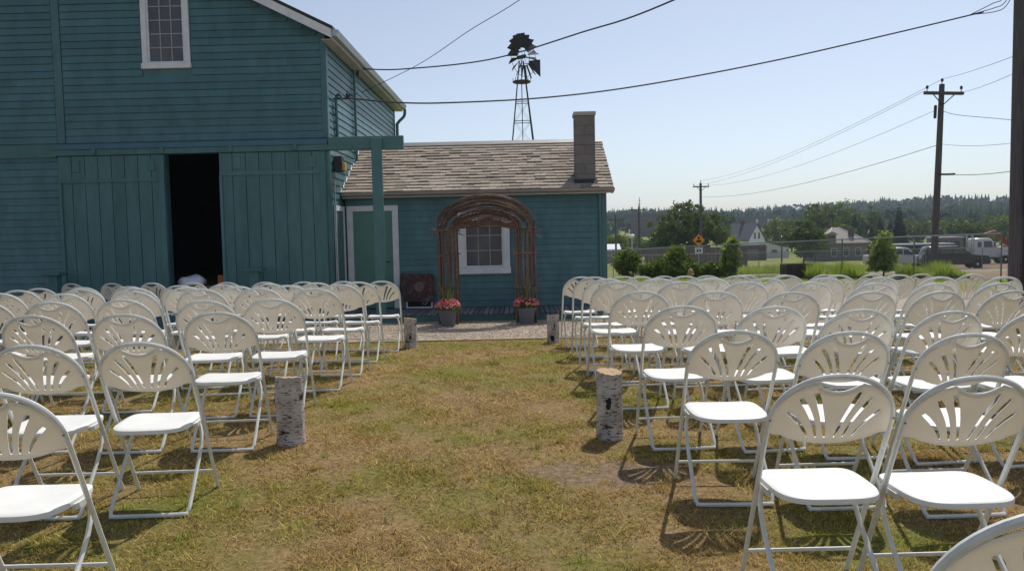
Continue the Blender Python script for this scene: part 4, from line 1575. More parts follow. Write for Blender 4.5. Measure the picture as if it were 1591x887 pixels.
# ------------------------------------------------------------------ chain-link fences
def chain_fence(p0, p1, h, label, posts, midrail=False, pitch=.09, skip=0):
    a, b_ = Vector((p0[0], p0[1], 0)), Vector((p1[0], p1[1], 0))
    d = (b_ - a)
    ln = d.length
    u = d / ln
    t = thing('chain_link_fence', label, 'fence', (p0[0], p0[1], 0), math.atan2(u.y, u.x), 'chain-link fences')
    def zg(s):
        q = a + u * s
        return g1(q.x, q.y)
    for i in range(skip, posts + 1):
        s = ln * i / posts
        z = zg(s)
        MB().tube([(s, 0, z - .1), (s, 0, z + h + .04)], .024, 6).obj('post', FENCEM, t)
    for i in range(posts):
        s0, s1 = ln * i / posts, ln * (i + 1) / posts
        MB().tube([(s0, -.02, zg(s0) + h), (s1, -.02, zg(s1) + h)], .024, 6).obj('top_rail', METAL, t)
        if midrail:
            MB().tube([(s0, -.02, zg(s0) + .08), (s1, -.02, zg(s1) + .08)], .012, 4).obj('bottom_wire', METAL, t)
    V, Fc = [], []
    n = int(ln / pitch)
    w = .0038
    for i in range(-int(h / pitch), n):
        for dr in (1, -1):
            s0 = i * pitch
            s1 = s0 + h
            lo, hi = max(0, s0), min(ln, s1)
            if hi - lo < .05:
                continue
            k0, k1 = (lo - s0) / h, (hi - s0) / h
            if dr < 0:
                k0, k1 = 1 - k0, 1 - k1
            za, zb = zg(lo) + .04 + k0 * (h - .06), zg(hi) + .04 + k1 * (h - .06)
            o = len(V)
            y = .004 * dr
            V += [(lo - w, y, za), (lo + w, y - .003, za), (lo, y + w, za), (hi - w, y, zb), (hi + w, y - .003, zb), (hi, y + w, zb)]
            Fc += [(o, o + 1, o + 4, o + 3), (o + 1, o + 2, o + 5, o + 4), (o + 2, o, o + 3, o + 5)]
    tag(MB().add(V, Fc).obj('wire_mesh', FENCEM, t), kind='stuff')
    return t


chain_fence((4.2, 46.5), (15.6, 25.2), 1.55, 'chain-link fence behind the bushes and raised beds', 8, True)
chain_fence((15.7, 25.1), (34, 25.6), 1.55, 'chain-link fence running right behind the thick pole', 6, True, skip=1)
chain_fence((2, 54), (46, 52), 1.45, 'lower chain-link fence on the far side of the road', 12)


# ------------------------------------------------------------------ vegetation
def leaf_cloud(centers, per, spread, size, flat=.0):
    c = np.repeat(np.asarray(centers, float), per, 0)
    n = len(c)
    c = c + rng.normal(0, 1, (n, 3)) * spread
    u = rng.normal(0, 1, (n, 3))
    u[:, 2] *= (1 - flat)
    u /= np.linalg.norm(u, axis=1)[:, None]
    q = rng.normal(0, 1, (n, 3))
    w = np.cross(u, q)
    w /= np.linalg.norm(w, axis=1)[:, None]
    s = size * rng.uniform(.6, 1.4, (n, 1))
    V = np.stack([c - u * s, c + w * s * .6, c + u * s, c - w * s * .6], 1).reshape(-1, 3)
    return V, np.arange(n * 4).reshape(-1, 4)


def ellip_pts(n, rx, ry, rz, cz, power=.45, zmin=-1., lk=1.):
    p = rng.normal(0, 1, (n * 2, 3))
    p /= np.linalg.norm(p, axis=1)[:, None]
    r = rng.uniform(0, 1, (len(p), 1)) ** power
    p = p * r
    p = p[p[:, 2] > zmin][:n]
    lump = 1 + lk * .18 * np.sin(p[:, 0] * 5 + 1.3) * np.sin(p[:, 1] * 4 + .4) + lk * .14 * np.sin(p[:, 2] * 7 + p[:, 0] * 3)
    return p * lump[:, None] * np.array([rx, ry, rz]) + np.array([0, 0, cz])


def broad_tree(x, y, h, rx, label, mat, name='tree', cat='tree', nclump=120, per=24, leaf=.16, trunk=.3, grp=None, base=None, blobs=None):
    zb = g1(x, y) if base is None else base
    t = thing(name, label, cat, (x, y, zb), 0, grp)
    tr = MB()
    tz = h * trunk
    r0 = max(.03, h * .022)
    tr.tube([(0, 0, -.3), (.02 * h, 0, tz), (.01 * h, .01 * h, h * .75)], [r0, r0 * .8, r0 * .25], 8)
    for i in range(7):
        a = random.uniform(0, 6.28)
        z0 = random.uniform(tz * .7, h * .55)
        tr.tube([(.01 * h, 0, z0), (math.cos(a) * rx * .35, math.sin(a) * rx * .35, z0 + h * .14), (math.cos(a) * rx * .7, math.sin(a) * rx * .7, z0 + h * .25)], [r0 * .5, r0 * .3, r0 * .1], 5)
    tr.obj('trunk', BARK, t, True)
    C = []
    if blobs is None:
        blobs = [(0, 0, (h + tz * .6) / 2, rx * .85, (h - tz * .6) / 2)]
        for i in range(6):
            a = i * 1.05 + random.uniform(-.3, .3)
            blobs.append((math.cos(a) * rx * .55, math.sin(a) * rx * .55, random.uniform(.4, .72) * h, rx * random.uniform(.35, .52), h * random.uniform(.16, .26)))
    for (bx_, by_, bz_, br_, bh_) in blobs:
        k = max(6, int(nclump * br_ * br_ * bh_ / sum(b[3] ** 2 * b[4] for b in blobs)))
        q = ellip_pts(k, br_, br_, bh_, bz_, .4 if cat != 'bush' else .22, -1., .55 if cat == 'tree' else .3)
        q[:, 0] += bx_
        q[:, 1] += by_
        C.append(q)
    C = np.concatenate(C)
    C[:, 2] = np.maximum(C[:, 2], .05)
    V, Fc = leaf_cloud(C, per, leaf * 1.2, leaf)
    V[:, 2] = np.maximum(V[:, 2], -.02)
    link('crown', np_mesh('crown', V, Fc, mat), t)
    return t


def conifer(x, y, h, r, label, grp='dark conifers in the distance', mat=None):
    zb = g1(x, y)
    t = thing('conifer_tree', label, 'tree', (x, y, zb), 0, grp)
    MB().tube([(0, 0, -.3), (0, 0, h * .97)], [h * .018, .01], 6).obj('trunk', BARK, t)
    V, Fc = [], []
    tiers = 16
    for k in range(tiers):
        u = k / (tiers - 1)
        z = h * (.1 + .88 * u)
        rad = r * (1 - u) ** .85 + .06 * r
        nb = max(5, int(11 * (1 - u) + 4))
        for i in range(nb):
            a = 2 * math.pi * i / nb + random.uniform(-.25, .25) + k
            l = rad * random.uniform(.65, 1.15)
            ca, sa = math.cos(a), math.sin(a)
            w = l * .28 + .06 * r
            dz = -l * random.uniform(.25, .55)
            o = len(V)
            V += [(0, 0, z + h * .02), (ca * l * .6 - sa * w, sa * l * .6 + ca * w, z + dz * .55), (ca * l, sa * l, z + dz), (ca * l * .6 + sa * w, sa * l * .6 - ca * w, z + dz * .6)]
            Fc.append((o, o + 1, o + 2, o + 3))
            o = len(V)
            V += [(0, 0, z + h * .01), (ca * l * .5, sa * l * .5, z + dz * .2 + w * .5), (ca * l * 1.02, sa * l * 1.02, z + dz * 1.1), (ca * l * .55, sa * l * .55, z + dz - w * .6)]
            Fc.append((o, o + 1, o + 2, o + 3))
    MB().add(V, Fc).obj('crown', mat or LEAF3, t)
    return t


# bushes and young trees in front of the fence
broad_tree(5.72, 39.0, 1.42, .70, 'rounded green bush nearest the cottage corner by the fence', LEAF2, 'bush', 'bush', 130, 26, .075, .15, 'bushes along the fence')
broad_tree(7.72, 37.2, 1.68, 1.15, 'large dome-shaped green bush behind the hydrant', LEAF2, 'bush', 'bush', 260, 26, .08, .12, 'bushes along the fence',
           blobs=[(0, 0, .55, .85, .6), (0, 0, 1.05, .45, .5), (-.4, -.2, .4, .45, .4), (.45, -.2, .4, .5, .4)])
broad_tree(6.55, 37.6, .75, .5, 'low green bush between the round bush and the dome-shaped one', LEAF2, 'bush', 'bush', 60, 24, .075, .1, 'bushes along the fence')
broad_tree(9.2, 37.0, .72, .85, 'low hedge-like bush right of the dome-shaped bush', LEAF2, 'bush', 'bush', 110, 24, .075, .1, 'bushes along the fence',
           blobs=[(-.5, 0, .35, .5, .4), (.1, 0, .36, .5, .4), (.6, 0, .33, .45, .38)])
broad_tree(10.05, 36.2, 1.98, .5, 'upright leafy shrub climbing above the fence top', LEAF4, 'shrub', 'shrub', 70, 22, .10, .15, 'bushes along the fence',
           blobs=[(0, 0, .5, .28, .5), (.02, 0, 1.1, .3, .5), (.06, 0, 1.72, .15, .25), (-.06, 0, .85, .32, .45)])
broad_tree(13.9, 29.6, 1.72, .55, 'young leafy tree standing between the two raised beds', LEAF4, 'young_tree', 'tree', 100, 20, .08, .22,
           blobs=[(0, 0, .9, .42, .5), (0, 0, 1.4, .25, .35), (-.2, 0, .65, .3, .3), (.2, .1, .75, .32, .35)])

# mid-distance trees
broad_tree(23.3, 104, 8.9, 5.3, 'big rounded deciduous tree behind the orange road sign', LEAF1, 'deciduous_tree', 'tree', 330, 34, .2, .2,
           blobs=[(0, 0, 4.8, 4.6, 3.4), (-.7, 0, 6.7, 2.6, 2.1), (-3.2, -.5, 4.2, 2.4, 2.6), (2.6, -.5, 5.0, 2.7, 2.5), (3.9, 0, 4.0, 1.6, 2.1), (-1, -1, 2.4, 3.8, 2.1)])
broad_tree(41.3, 112, 6.3, 3.2, 'leafy green tree between the white house and the hip-roofed house', LEAF1, 'deciduous_tree', 'tree', 190, 30, .19, .2)
broad_tree(46.4, 121, 4.6, 2.0, 'small leafy tree at the left corner of the hip-roofed house', LEAF2, 'deciduous_tree', 'tree', 80, 26, .17, .2)
broad_tree(62, 150, 6.4, 3.4, 'leafy tree rising behind the right end of the hip roof', LEAF1, 'deciduous_tree', 'tree', 120, 26, .22, .2)
far_lab = [('pale green', 'left of the brick building'), ]
trnd = random.Random(5)
WH = ['behind the white gabled house', 'left of the brick building', 'behind the hip-roofed house', 'behind the parked trucks', 'behind the white semi truck', 'between the spruces']
for i, (px, d, h, r) in enumerate([(952, 150, 5.4, 3.4), (980, 200, 5.6, 4.6), (1012, 170, 4.8, 4), (1210, 210, 10, 5), (1230, 240, 9, 5), (1275, 190, 13, 4.6), (1300, 200, 14, 5), (1345, 215, 12.5, 5), (1420, 220, 9, 6), (1475, 190, 8, 5), (1500, 170, 7.5, 4.5), (1545, 200, 9, 6), (1580, 190, 9, 6), (1630, 180, 9, 6)]):
    X = (px - 795) / 1230 * d
    lab = ['tree left of the brick building, nearest the cottage', 'pale tree in front of the brick building', 'tree below the brick building beside the big tree', 'tree right of the white gabled house', 'tall tree further right of the white gabled house', 'tall dark tree left of the hip roof', 'tall dark tree right above the hip roof', 'tree behind the chimney of the hip-roofed house', 'tree behind the white pickup', 'tree behind the near utility pole', 'tree behind the dark SUV', 'tree behind the white semi truck', 'tree behind the thick pole', 'tree beyond the right frame edge'][i]
    broad_tree(X, d, h, r, lab, LEAF1 if i % 3 else LEAF2, 'deciduous_tree', 'tree', 150, 24, .3, .2, 'far deciduous trees')
for i, (px, d, h, r, lab) in enumerate([(1397, 165, 10.6, 2.7, 'tallest dark spruce left of the near utility pole'), (1368, 175, 9, 2.3, 'dark spruce left of the tallest one'), (1384, 185, 8, 2.2, 'dark spruce tucked behind the tallest one'), (1329, 190, 10.8, 2.3, 'dark spruce behind the hip roof chimney'), (1314, 200, 10.5, 2.0, 'slim dark spruce behind the hip roof peak'), (1354, 180, 7, 2.0, 'short dark spruce right of the hip-roofed house'), (1207, 230, 9, 1.9, 'slim dark spruce right of the white gable'), (1515, 230, 10, 2.3, 'dark spruce above the semi truck cab'), (1480, 240, 9.5, 2.2, 'dark spruce right of the near utility pole'), (1492, 220, 8.5, 2.2, 'second dark spruce right of the near utility pole'), (1262, 230, 12, 2.2, 'dark spruce behind the tree beside the hip roof')]):
    conifer((px - 795) / 1230 * d, d, h, r, lab)


# far forest on the hillside
def forest():
    N = 7000
    y = rng.uniform(0, 1, N) ** .8 * 700 + 300
    x = rng.uniform(-.35, 1.05, N) * y
    x += 0
    V, Fc = [], []
    kinds = rng.uniform(0, 1, N)
    pxs = 795 + 1230 * x / y
    for i in range(N):
        if (y[i] < 405 and 950 < pxs[i] < 1032) or (y[i] < 485 and 1148 < pxs[i] < 1238):
            continue
        zb = float(gz(x[i], y[i]))
        if kinds[i] < .5:
            h = random.uniform(7, 14)
            r = h * random.uniform(.14, .2)
            o = len(V)
            n = 5
            for k in range(3):
                z0 = zb + h * (.05 + .27 * k)
                rr = r * (1.1 - .3 * k)
                o = len(V)
                a0 = random.uniform(0, 6)
                V += [(x[i] + rr * math.cos(a0 + 6.283 * j / n) * random.uniform(.7, 1.2), y[i] + rr * math.sin(a0 + 6.283 * j / n), z0 + random.uniform(-.5, .5)) for j in range(n)]
                V.append((x[i], y[i], zb + h * (.48 + .26 * k)))
                Fc += [(o + j, o + (j + 1) % n, o + n) for j in range(n)]
        else:
            h = random.uniform(6, 11)
            r = h * random.uniform(.28, .42)
            for k in range(13):
                a, b_ = random.uniform(0, 6.28), random.uniform(-.5, 1)
                cb = math.sqrt(max(0, 1 - b_ * b_))
                c = Vector((x[i] + r * cb * math.cos(a), y[i] + r * cb * math.sin(a), zb + h * .55 + b_ * h * .4))
                u = Vector((random.gauss(0, 1), random.gauss(0, 1), random.gauss(0, 1))).normalized() * r * .65
                w = u.orthogonal().normalized() * r * .5
                o = len(V)
                V += [c - u, c + w, c + u, c - w]
                Fc += [(o, o + 1, o + 2), (o, o + 2, o + 3)]
    o = link('hillside_forest', np_mesh('hillside_forest', np.array(V), np.array(Fc), FOREST))
    tag(o, 'dense mixed forest covering the far hillside', kind='stuff')


forest()

# raised beds, bin, hydrant, signs
for (x0, x1, y0, y1, lab) in ((11.5, 13.6, 29.8, 31.2, 'raised garden bed with black edging left of the young tree'), (13.95, 16.0, 27.6, 28.9, 'raised garden bed with black edging right of the young tree')):
    zc = g1((x0 + x1) / 2, y0) - .05
    t = thing('raised_bed', lab, 'garden bed', ((x0 + x1) / 2, (y0 + y1) / 2, zc), 0, 'raised garden beds')
    w, d = (x1 - x0) / 2, (y1 - y0) / 2
    bx('side_board', BROWNW, t, -w, w, -d, -d + .05, 0, .17)
    bx('side_board', BROWNW, t, -w, w, d - .05, d, 0, .14)
    bx('side_board', BROWNW, t, -w, -w + .05, -d + .05, d - .05, 0, .16)
    bx('side_board', BROWNW, t, w - .05, w, -d + .05, d - .05, 0, .16)
    bx('soil', SOIL, t, -w + .051, w - .051, -d + .051, d - .051, .0, .12)
    n = 2600
    P = np.stack([rng.uniform(-w + .05, w - .05, n), rng.uniform(-d + .05, d - .05, n), np.full(n, .12)], 1)
    hh = rng.uniform(.15, .5, n) * (1 + .4 * np.sin(P[:, 0] * 5))
    az = rng.uniform(0, 6.28, n)
    V = np.empty((n, 3, 3))
    V[:, 0] = P - np.stack([np.cos(az), np.sin(az), 0 * az], 1) * .02
    V[:, 1] = P + np.stack([np.cos(az), np.sin(az), 0 * az], 1) * .02
    V[:, 2] = P + np.stack([rng.normal(0, .1, n), rng.normal(0, .1, n), hh], 1)
    tag(link('bed_plants', np_mesh('bed_plants', V.reshape(-1, 3), np.arange(n * 3).reshape(-1, 3), WILD), t), kind='stuff')

zc = g1(11.6, 32)
t = thing('compost_bin', 'dark wooden plank bin beside the raised bed', 'bin', (11.62, 32.2, zc), 0)
for i in range(5):
    for (a, b_, c, d) in ((-.56, .56, -.4, -.365), (-.56, .56, .365, .4), (-.56, -.525, -.364, .364), (.525, .56, -.364, .364)):
        bx('plank', BROWNW, t, a, b_, c, d, .02 + i * .12, .02 + i * .12 + .112)
for sx in (-.5, .0, .5):
    bx('batten', BROWNW, t, sx - .03, sx + .03, -.43, -.402, 0, .62)
t = thing('blue_crate', 'blue plastic crate beside the dark plank bin', 'crate', (12.6, 32.0, g1(12.6, 32)), .1)
bx('crate_body', BLUE, t, -.3, .3, -.2, .2, 0, .3, .03)
bx('crate_rim', BLUE, t, -.33, .33, -.23, .23, .3, .34, .01)

t = thing('fire_hydrant', 'small faded orange hydrant in front of the dome-shaped bush', 'hydrant', (7.98, 35.3, g1(7.98, 35.3)), 0)
MB().lathe([(.13, 0), (.13, .03), (.09, .05), (.085, .3), (.12, .31), (.12, .34), (.09, .36)], 14).obj('barrel', HYD, t, True)
MB().lathe([(.125, .36), (.11, .42), (.06, .48), (.03, .5), (.03, .54)], 14).obj('bonnet', HYD, t, True)
for sx in (-1, 1):
    MB().tube([(sx * .07, 0, .24), (sx * .15, 0, .24)], .042, 8).obj('outlet', HYD, t)

t = thing('road_sign', 'orange diamond road sign above a small white plate', 'sign', (14.2, 60, g1(14.2, 60)), 0)
MB().tube([(0, .03, -.2), (0, .03, 3.0)], .03, 6).obj('sign_post', METAL, t)
zc = .80 - g1(14.2, 60)
MB().prism([(0, zc - .46), (.46, zc), (0, zc + .46), (-.46, zc)], 'y', -.012, .0).obj('orange_plate', ORANGE, t)
MB().prism([(-.05, zc + .05), (.05, zc + .05), (.05, zc + .14), (.12, zc + .14), (0, zc + .29), (-.12, zc + .14), (-.05, zc + .14)], 'y', -.016, -.0125).obj('black_symbol', SIGNK, t)
MB().prism([(-.2, zc - .17), (.2, zc - .17), (.2, zc - .07), (.12, zc + .01), (-.12, zc + .01), (-.2, zc - .07)], 'y', -.016, -.0125).obj('black_symbol', SIGNK, t)
bx('white_plate', SIGNW, t, -.29, .29, -.012, 0, zc - 1.0, zc - .53)
for (a, b_, c, d) in ((-.2, .2, -.63, -.6), (-.16, -.02, -.9, -.7), (.04, .16, -.9, -.7)):
    bx('dark_lettering', SIGNK, t, a, b_, -.015, -.0125, zc + c, zc + d)

t = thing('street_lamp', 'pale street lamp post left of the dome-shaped bush', 'lamp', (9.3, 61, g1(9.3, 61)), 0)
MB().tube([(0, 0, -.2), (0, 0, 2.9)], .05, 7).obj('lamp_post', METAL, t)
MB().lathe([(.08, 0), (.2, .08), (.22, .2), (.12, .3)], 10, (0, 0, 2.9)).obj('lamp_head', SIGNW, t, True)
t = thing('street_lamp', 'pale lamp post beyond the road right of the white house', 'lamp', (44.5, 130, g1(44.5, 130)), 0)
MB().tube([(0, 0, -.2), (0, 0, 3.8)], .07, 7).obj('lamp_post', METAL, t)
MB().lathe([(.1, 0), (.25, .1), (.25, .3), (.12, .4)], 10, (0, 0, 3.8)).obj('lamp_head', SIGNW, t, True)


# ------------------------------------------------------------------ far buildings
def gable_house():
    d = 168
    x = (1176 - 795) / 1230 * d
    t = thing('white_house', 'white gabled house with steep grey roof beyond the road', 'house', (x, d, g1(x, d)), R(33))
    h, rr, w, l = 4.0, 7.1, 2.55, 6.0
    MB().prism([(-w, 0), (w, 0), (w, h), (0, rr), (-w, h)], 'y', 0, l).obj('wall', HOUSEW, t)
    for s in (-1, 1):
        k = (rr - h) / w
        MB().prism([(s * (w + .35), h - .35 * k + .03), (0, rr + .03), (0, rr + .25), (s * (w + .35), h - .35 * k + .25)], 'y', -.3, l + .3).obj('roof', ROOFG, t)
    for sx in (-.85, .45):
        f = bx('window', HOUSEW, t, sx - .08, sx + .58, -.06, -.005, h - .05, h + 1.4)
        bx('pane', PANE, f, sx, sx + .5, -.075, -.0605, h + .03, h + 1.32)
    for sx in (-1.6, .6):
        f = bx('window', HOUSEW, t, sx - .08, sx + .98, -.06, -.005, .9, 2.5)
        bx('pane', PANE, f, sx, sx + .9, -.075, -.0605, 1.0, 2.4)
    MB().box(-.3, .3, 3.5, 4.1, rr - .6, rr + .9).obj('chimney', BRICKB, t)
    d2 = 160
    x2 = (1204 - 795) / 1230 * d2
    t = thing('white_shed', 'low white lean-to shed right of the gabled house', 'shed', (x2, d2, g1(x2, d2)), R(-14))
    MB().prism([(-2.9, 0), (2.8, 0), (2.8, 1.9), (-2.9, 3.2)], 'y', 0, 3.5).obj('wall', HOUSEW, t)
    MB().prism([(-3.1, 3.26), (3.0, 1.87), (3.0, 2.0), (-3.1, 3.4)], 'y', -.25, 3.7).obj('roof', HOUSEW, t)
    f = bx('window', HOUSEG, t, -.6, .5, -.05, -.004, 1.0, 1.7)
    bx('pane', PANE, f, -.5, .4, -.065, -.0505, 1.08, 1.62)
    t = thing('dark_garage', 'dark brown garage in front of the white gabled house', 'garage', ((1168 - 795) / 1230 * 140, 140, g1(40, 140)), R(-5))
    MB().box(-2.6, 2.6, 0, 4, 0, 2.3).obj('wall', BRICKB, t)
    MB().prism([(-2.8, 2.31), (2.8, 2.31), (2.3, 2.75), (-2.3, 2.75)], 'y', -.2, 4.2).obj('roof', ROOFG, t)
    bx('garage_door', HOUSEG, t, -1.2, 1.2, -.05, -.004, 0, 1.95)


gable_house()


def hip_house():
    d = 122
    x = (1315 - 795) / 1230 * d
    t = thing('hip_roof_house', 'grey stucco house with pale hipped roof and dormer', 'house', (x, d, g1(x, d) - .2), R(8))
    w, l, h = 3.5, 6.4, 3.0
    bx('wall', HOUSEG, t, -w, w, 0, l, -.4, h)
    e_ = .45
    V = [(-w - e_, -e_, h - .05), (w + e_, -e_, h - .05), (w + e_, l + e_, h - .05), (-w - e_, l + e_, h - .05), (-.5, l / 2, h + 2.35), (.5, l / 2, h + 2.35)]
    V += [(a, b_, c - .12) for a, b_, c in V[:4]]
    rf_ = MB().add(V, [(0, 1, 5, 4), (1, 2, 5), (2, 3, 4, 5), (3, 0, 4), (0, 6, 7, 1), (1, 7, 8, 2), (2, 8, 9, 3), (3, 9, 6, 0), (6, 9, 8, 7)]).obj('roof', ROOFT, t)
    MB().tube([(w + e_, -e_, h), (.5, l / 2, h + 2.37)], .09, 4).obj('hip_cap', SIGNW, rf_)
    MB().tube([(-w - e_, -e_, h), (-.5, l / 2, h + 2.37)], .09, 4).obj('hip_cap', SIGNW, rf_)
    dm_ = MB().box(-3.3, -1.6, .1, 2.5, h + .1, h + 1.25).obj('dormer', HOUSEG, t)
    bx('dormer_window', PANE, dm_, -3.1, -1.8, .05, .099, h + .3, h + 1.1)
    MB().prism([(-3.6, h + 1.26), (-1.3, h + 1.26), (-2.4, h + 1.75)], 'y', -.2, 2.9).obj('dormer_roof', ROOFT, dm_)
    MB().box(1.3, 1.95, 1.0, 1.65, h + .3, h + 2.1).obj('chimney', BRICKB, t)
    for sx in (-2.4, -.4, 1.6):
        f = bx('window', HOUSEW, t, sx - .08, sx + .88, -.05, -.004, .9, 2.2)
        bx('pane', PANE, f, sx, sx + .8, -.065, -.0505, 1.0, 2.1)


hip_house()


def block_building(name, label, cat, x, y, w, l, z0, h, rz, storeys, cols, wall):
    t = thing(name, label, cat, (x, y, z0), rz, 'far large buildings')
    bx('wall', wall, t, -w / 2, w / 2, 0, l, -3, h)
    bx('parapet', ROOFG, t, -w / 2 - .3, w / 2 + .3, -.3, l + .3, h, h + .6)
    sh = h / storeys
    for k in range(storeys):
        for i in range(cols):
            a = -w / 2 + w * (i + .18) / cols
            bx('window', PANE, t, a, a + w / cols * .64, -.08, -.01, k * sh + sh * .35, k * sh + sh * .8)
    return t


block_building('office_building', 'large brown block building on the horizon left of the big tree', 'building', 69.5, 400, 17.5, 15, .3, 10.6, R(-6), 5, 9, BRICKB)
t = thing('radio_mast', 'thin radio mast above the far brown block building', 'mast', (66.9, 412, 8), 0)
MB().tube([(0, 0, 0), (0, 0, 12)], [.35, .2], 5).obj('mast_pole', METAL, t)
for k in range(3):
    MB().tube([(-.8, 0, 7 + 1.6 * k), (.8, 0, 7 + 1.6 * k)], .12, 4).obj('aerial', METAL, t)
bA = block_building('apartment_building', 'long dark apartment block on the hillside behind the white house', 'building', 156, 480, 30, 12, 2, 8, R(4), 3, 12, BRICKB)
for i, xx in enumerate((-8, -1, 6)):
    bx('stair_tower', HOUSEW, bA, xx, xx + 1.3, -.6, -.1, 0, 6.5)
for i, (px, py_, d, lab) in enumerate([(1244, 330, 620, 'left'), (1256, 331, 620, 'right')]):
    X = (px - 795) / 1230 * d
    zc = 18 - i * .5
    t = thing('hillside_house', f'tiny white house high on the far hillside, the {lab} one', 'house', (X, d - i * 6, g1(X, d) + 3), 0, 'tiny hillside houses')
    bx('wall', HOUSEW, t, -2, 2, 0, 5, 0, 9)
    MB().prism([(-2.4, 9.01), (2.4, 9.01), (0, 11)], 'y', -.4, 5.4).obj('roof', HOUSEW, t)
    bx('window', PANE, t, -1, 1, -.1, -.01, 6, 8)
d = 140
x = (945 - 795) / 1230 * d
t = thing('white_roof_shed', 'low shed with white roof at the cottage corner in the distance', 'shed', (x, d, g1(x, d)), 0)
MB().box(-3, 2, 0, 4, 0, 2.3).obj('wall', HOUSEG, t)
MB().prism([(-.3, 2.31), (4.3, 2.31), (4.3, 2.5), (2, 3.4), (-.3, 2.5)], 'x', -3.3, 2.3).obj('roof', HOUSEW, t)
x0, x1, d = 16.5, 29, 98
t = thing('board_fence', 'long dark board fence below the brick building', 'fence', (x0, d, g1(20, d)), 0)
for i in range(26):
    bx('fence_board', BRICKB, t, i * .49, i * .49 + .46, 0, .05, 0, 2.4)
bx('top_rail', ROOFG, t, 0, 12.7, -.06, .11, 2.405, 2.55)


# ------------------------------------------------------------------ vehicles
def wheels(t, xs, hw, r, w=.24):
    for x in xs:
        for s in (-1, 1):
            wh = thing('wheel', None, None)
            wh.parent = t
            wh.location = (x, s * (hw - w / 2), r)
            wh.rotation_euler = (R(90), 0, 0)
            MB().lathe([(r * .6, -w / 2), (r * .95, -w / 2), (r, -w * .35), (r, w * .35), (r * .95, w / 2), (r * .6, w / 2)], 18).obj('tyre', BLACK, wh, True)
            MB().lathe([(.04, -w * .53), (r * .59, -w * .42), (r * .59, w * .42), (.04, w * .53)], 14).obj('rim', CHROME, wh, True)


def side_body(t, name, prof, hw, mat, tuck=0., bev=.04):
    m = MB().prism(prof, 'y', -hw, hw)
    return m.obj(name, mat, t, True, bevel=bev)


def pickup(x, y, rz, label, paint, name='pickup_truck', cat='pickup truck', grp=None):
    t = thing(name, label, cat, (x, y, g1(x, y) + .01), rz, grp)
    side_body(t, 'body', [(-2.7, .45), (2.6, .45), (2.72, .6), (2.7, .95), (2.55, 1.08), (1.2, 1.16), (-.75, 1.18), (-2.72, 1.2), (-2.75, .6)], .95, paint)
    cb = side_body(t, 'cab', [(-.8, 1.17), (1.25, 1.15), (.55, 1.8), (.35, 1.86), (-.6, 1.86), (-.75, 1.8)], .82, paint)
    for s in (-1, 1):
        MB().prism([(-.62, 1.24), (.1, 1.24), (.1, 1.75), (-.55, 1.75)], 'y', s * .825 - .01, s * .825 + .01).obj('side_window', CARG, cb)
        MB().prism([(.2, 1.24), (1.0, 1.22), (.52, 1.72), (.2, 1.75)], 'y', s * .825 - .01, s * .825 + .01).obj('side_window', CARG, cb)
    MB().add([(1.2, -.72, 1.22), (1.2, .72, 1.22), (.62, .7, 1.77), (.62, -.7, 1.77), (1.16, -.72, 1.2), (1.16, .72, 1.2), (.58, .7, 1.76), (.58, -.7, 1.76)],
             [(0, 1, 2, 3), (7, 6, 5, 4), (0, 4, 5, 1), (3, 2, 6, 7), (0, 3, 7, 4), (1, 5, 6, 2)]).obj('windshield', CARG, cb)
    bx('bumper', CHROME, t, 2.66, 2.82, -.9, .9, .45, .68, .03)
    bx('grille', BLACK, t, 2.7, 2.745, -.55, .55, .7, .95)
    for s in (-1, 1):
        bx('headlight', CHROME, t, 2.64, 2.74, s * .78 - .15, s * .78 + .15, .75, .95, .02)
        bx('mirror', BLACK, t, .75, .9, s * 1.0 - .08, s * 1.0 + .08, 1.25, 1.45, .02)
    wheels(t, (-1.75, 1.75), .97, .38)
    return t


pickup(34.2, 70, R(-8), 'white pickup parked left of the near utility pole', CARW)
pickup(42.2, 60, R(160), 'white pickup partly hidden behind the thick pole', CARW)


def suv(x, y, rz, label):
    t = thing('dark_suv', label, 'car', (x, y, g1(x, y) + .01), rz)
    side_body(t, 'body', [(-2.35, .4), (2.3, .38), (2.4, .55), (2.38, .85), (2.2, 1.02), (1.1, 1.12), (-2.3, 1.15), (-2.42, .7)], .93, CARD)
    cb = side_body(t, 'cab', [(-2.28, 1.14), (1.15, 1.1), (.35, 1.68), (.1, 1.76), (-1.9, 1.76), (-2.1, 1.68)], .8, CARD)
    for s in (-1, 1):
        for (a, b_, c, d) in ((-2.05, -1.25, -1.92, -1.25), (-1.15, -.3, -1.15, -.3), (-.2, .85, -.2, .3)):
            MB().prism([(a, 1.2), (b_, 1.2), (d, 1.65), (c, 1.65)], 'y', s * .806 - .008, s * .806 + .008).obj('side_window', CARG, cb)
    MB().add([(1.14, -.7, 1.15), (1.14, .7, 1.15), (.42, .68, 1.66), (.42, -.68, 1.66), (1.08, -.7, 1.13), (1.08, .7, 1.13), (.36, .68, 1.64), (.36, -.68, 1.64)],
             [(0, 1, 2, 3), (7, 6, 5, 4), (0, 4, 5, 1), (3, 2, 6, 7), (0, 3, 7, 4), (1, 5, 6, 2)]).obj('windshield', CARG, cb)
    for s in (-1, 1):
        bx('headlight', CHROME, t, 2.28, 2.4, s * .72 - .16, s * .72 + .16, .72, .9, .02)
        bx('roof_rail', CHROME, t, -1.7, .1, s * .7 - .02, s * .7 + .02, 1.765, 1.81)
    bx('grille', BLACK, t, 2.37, 2.42, -.5, .5, .6, .85)
    wheels(t, (-1.4, 1.45), .95, .37)


suv(34.6, 62, R(-12), 'dark SUV parked right of the near utility pole')


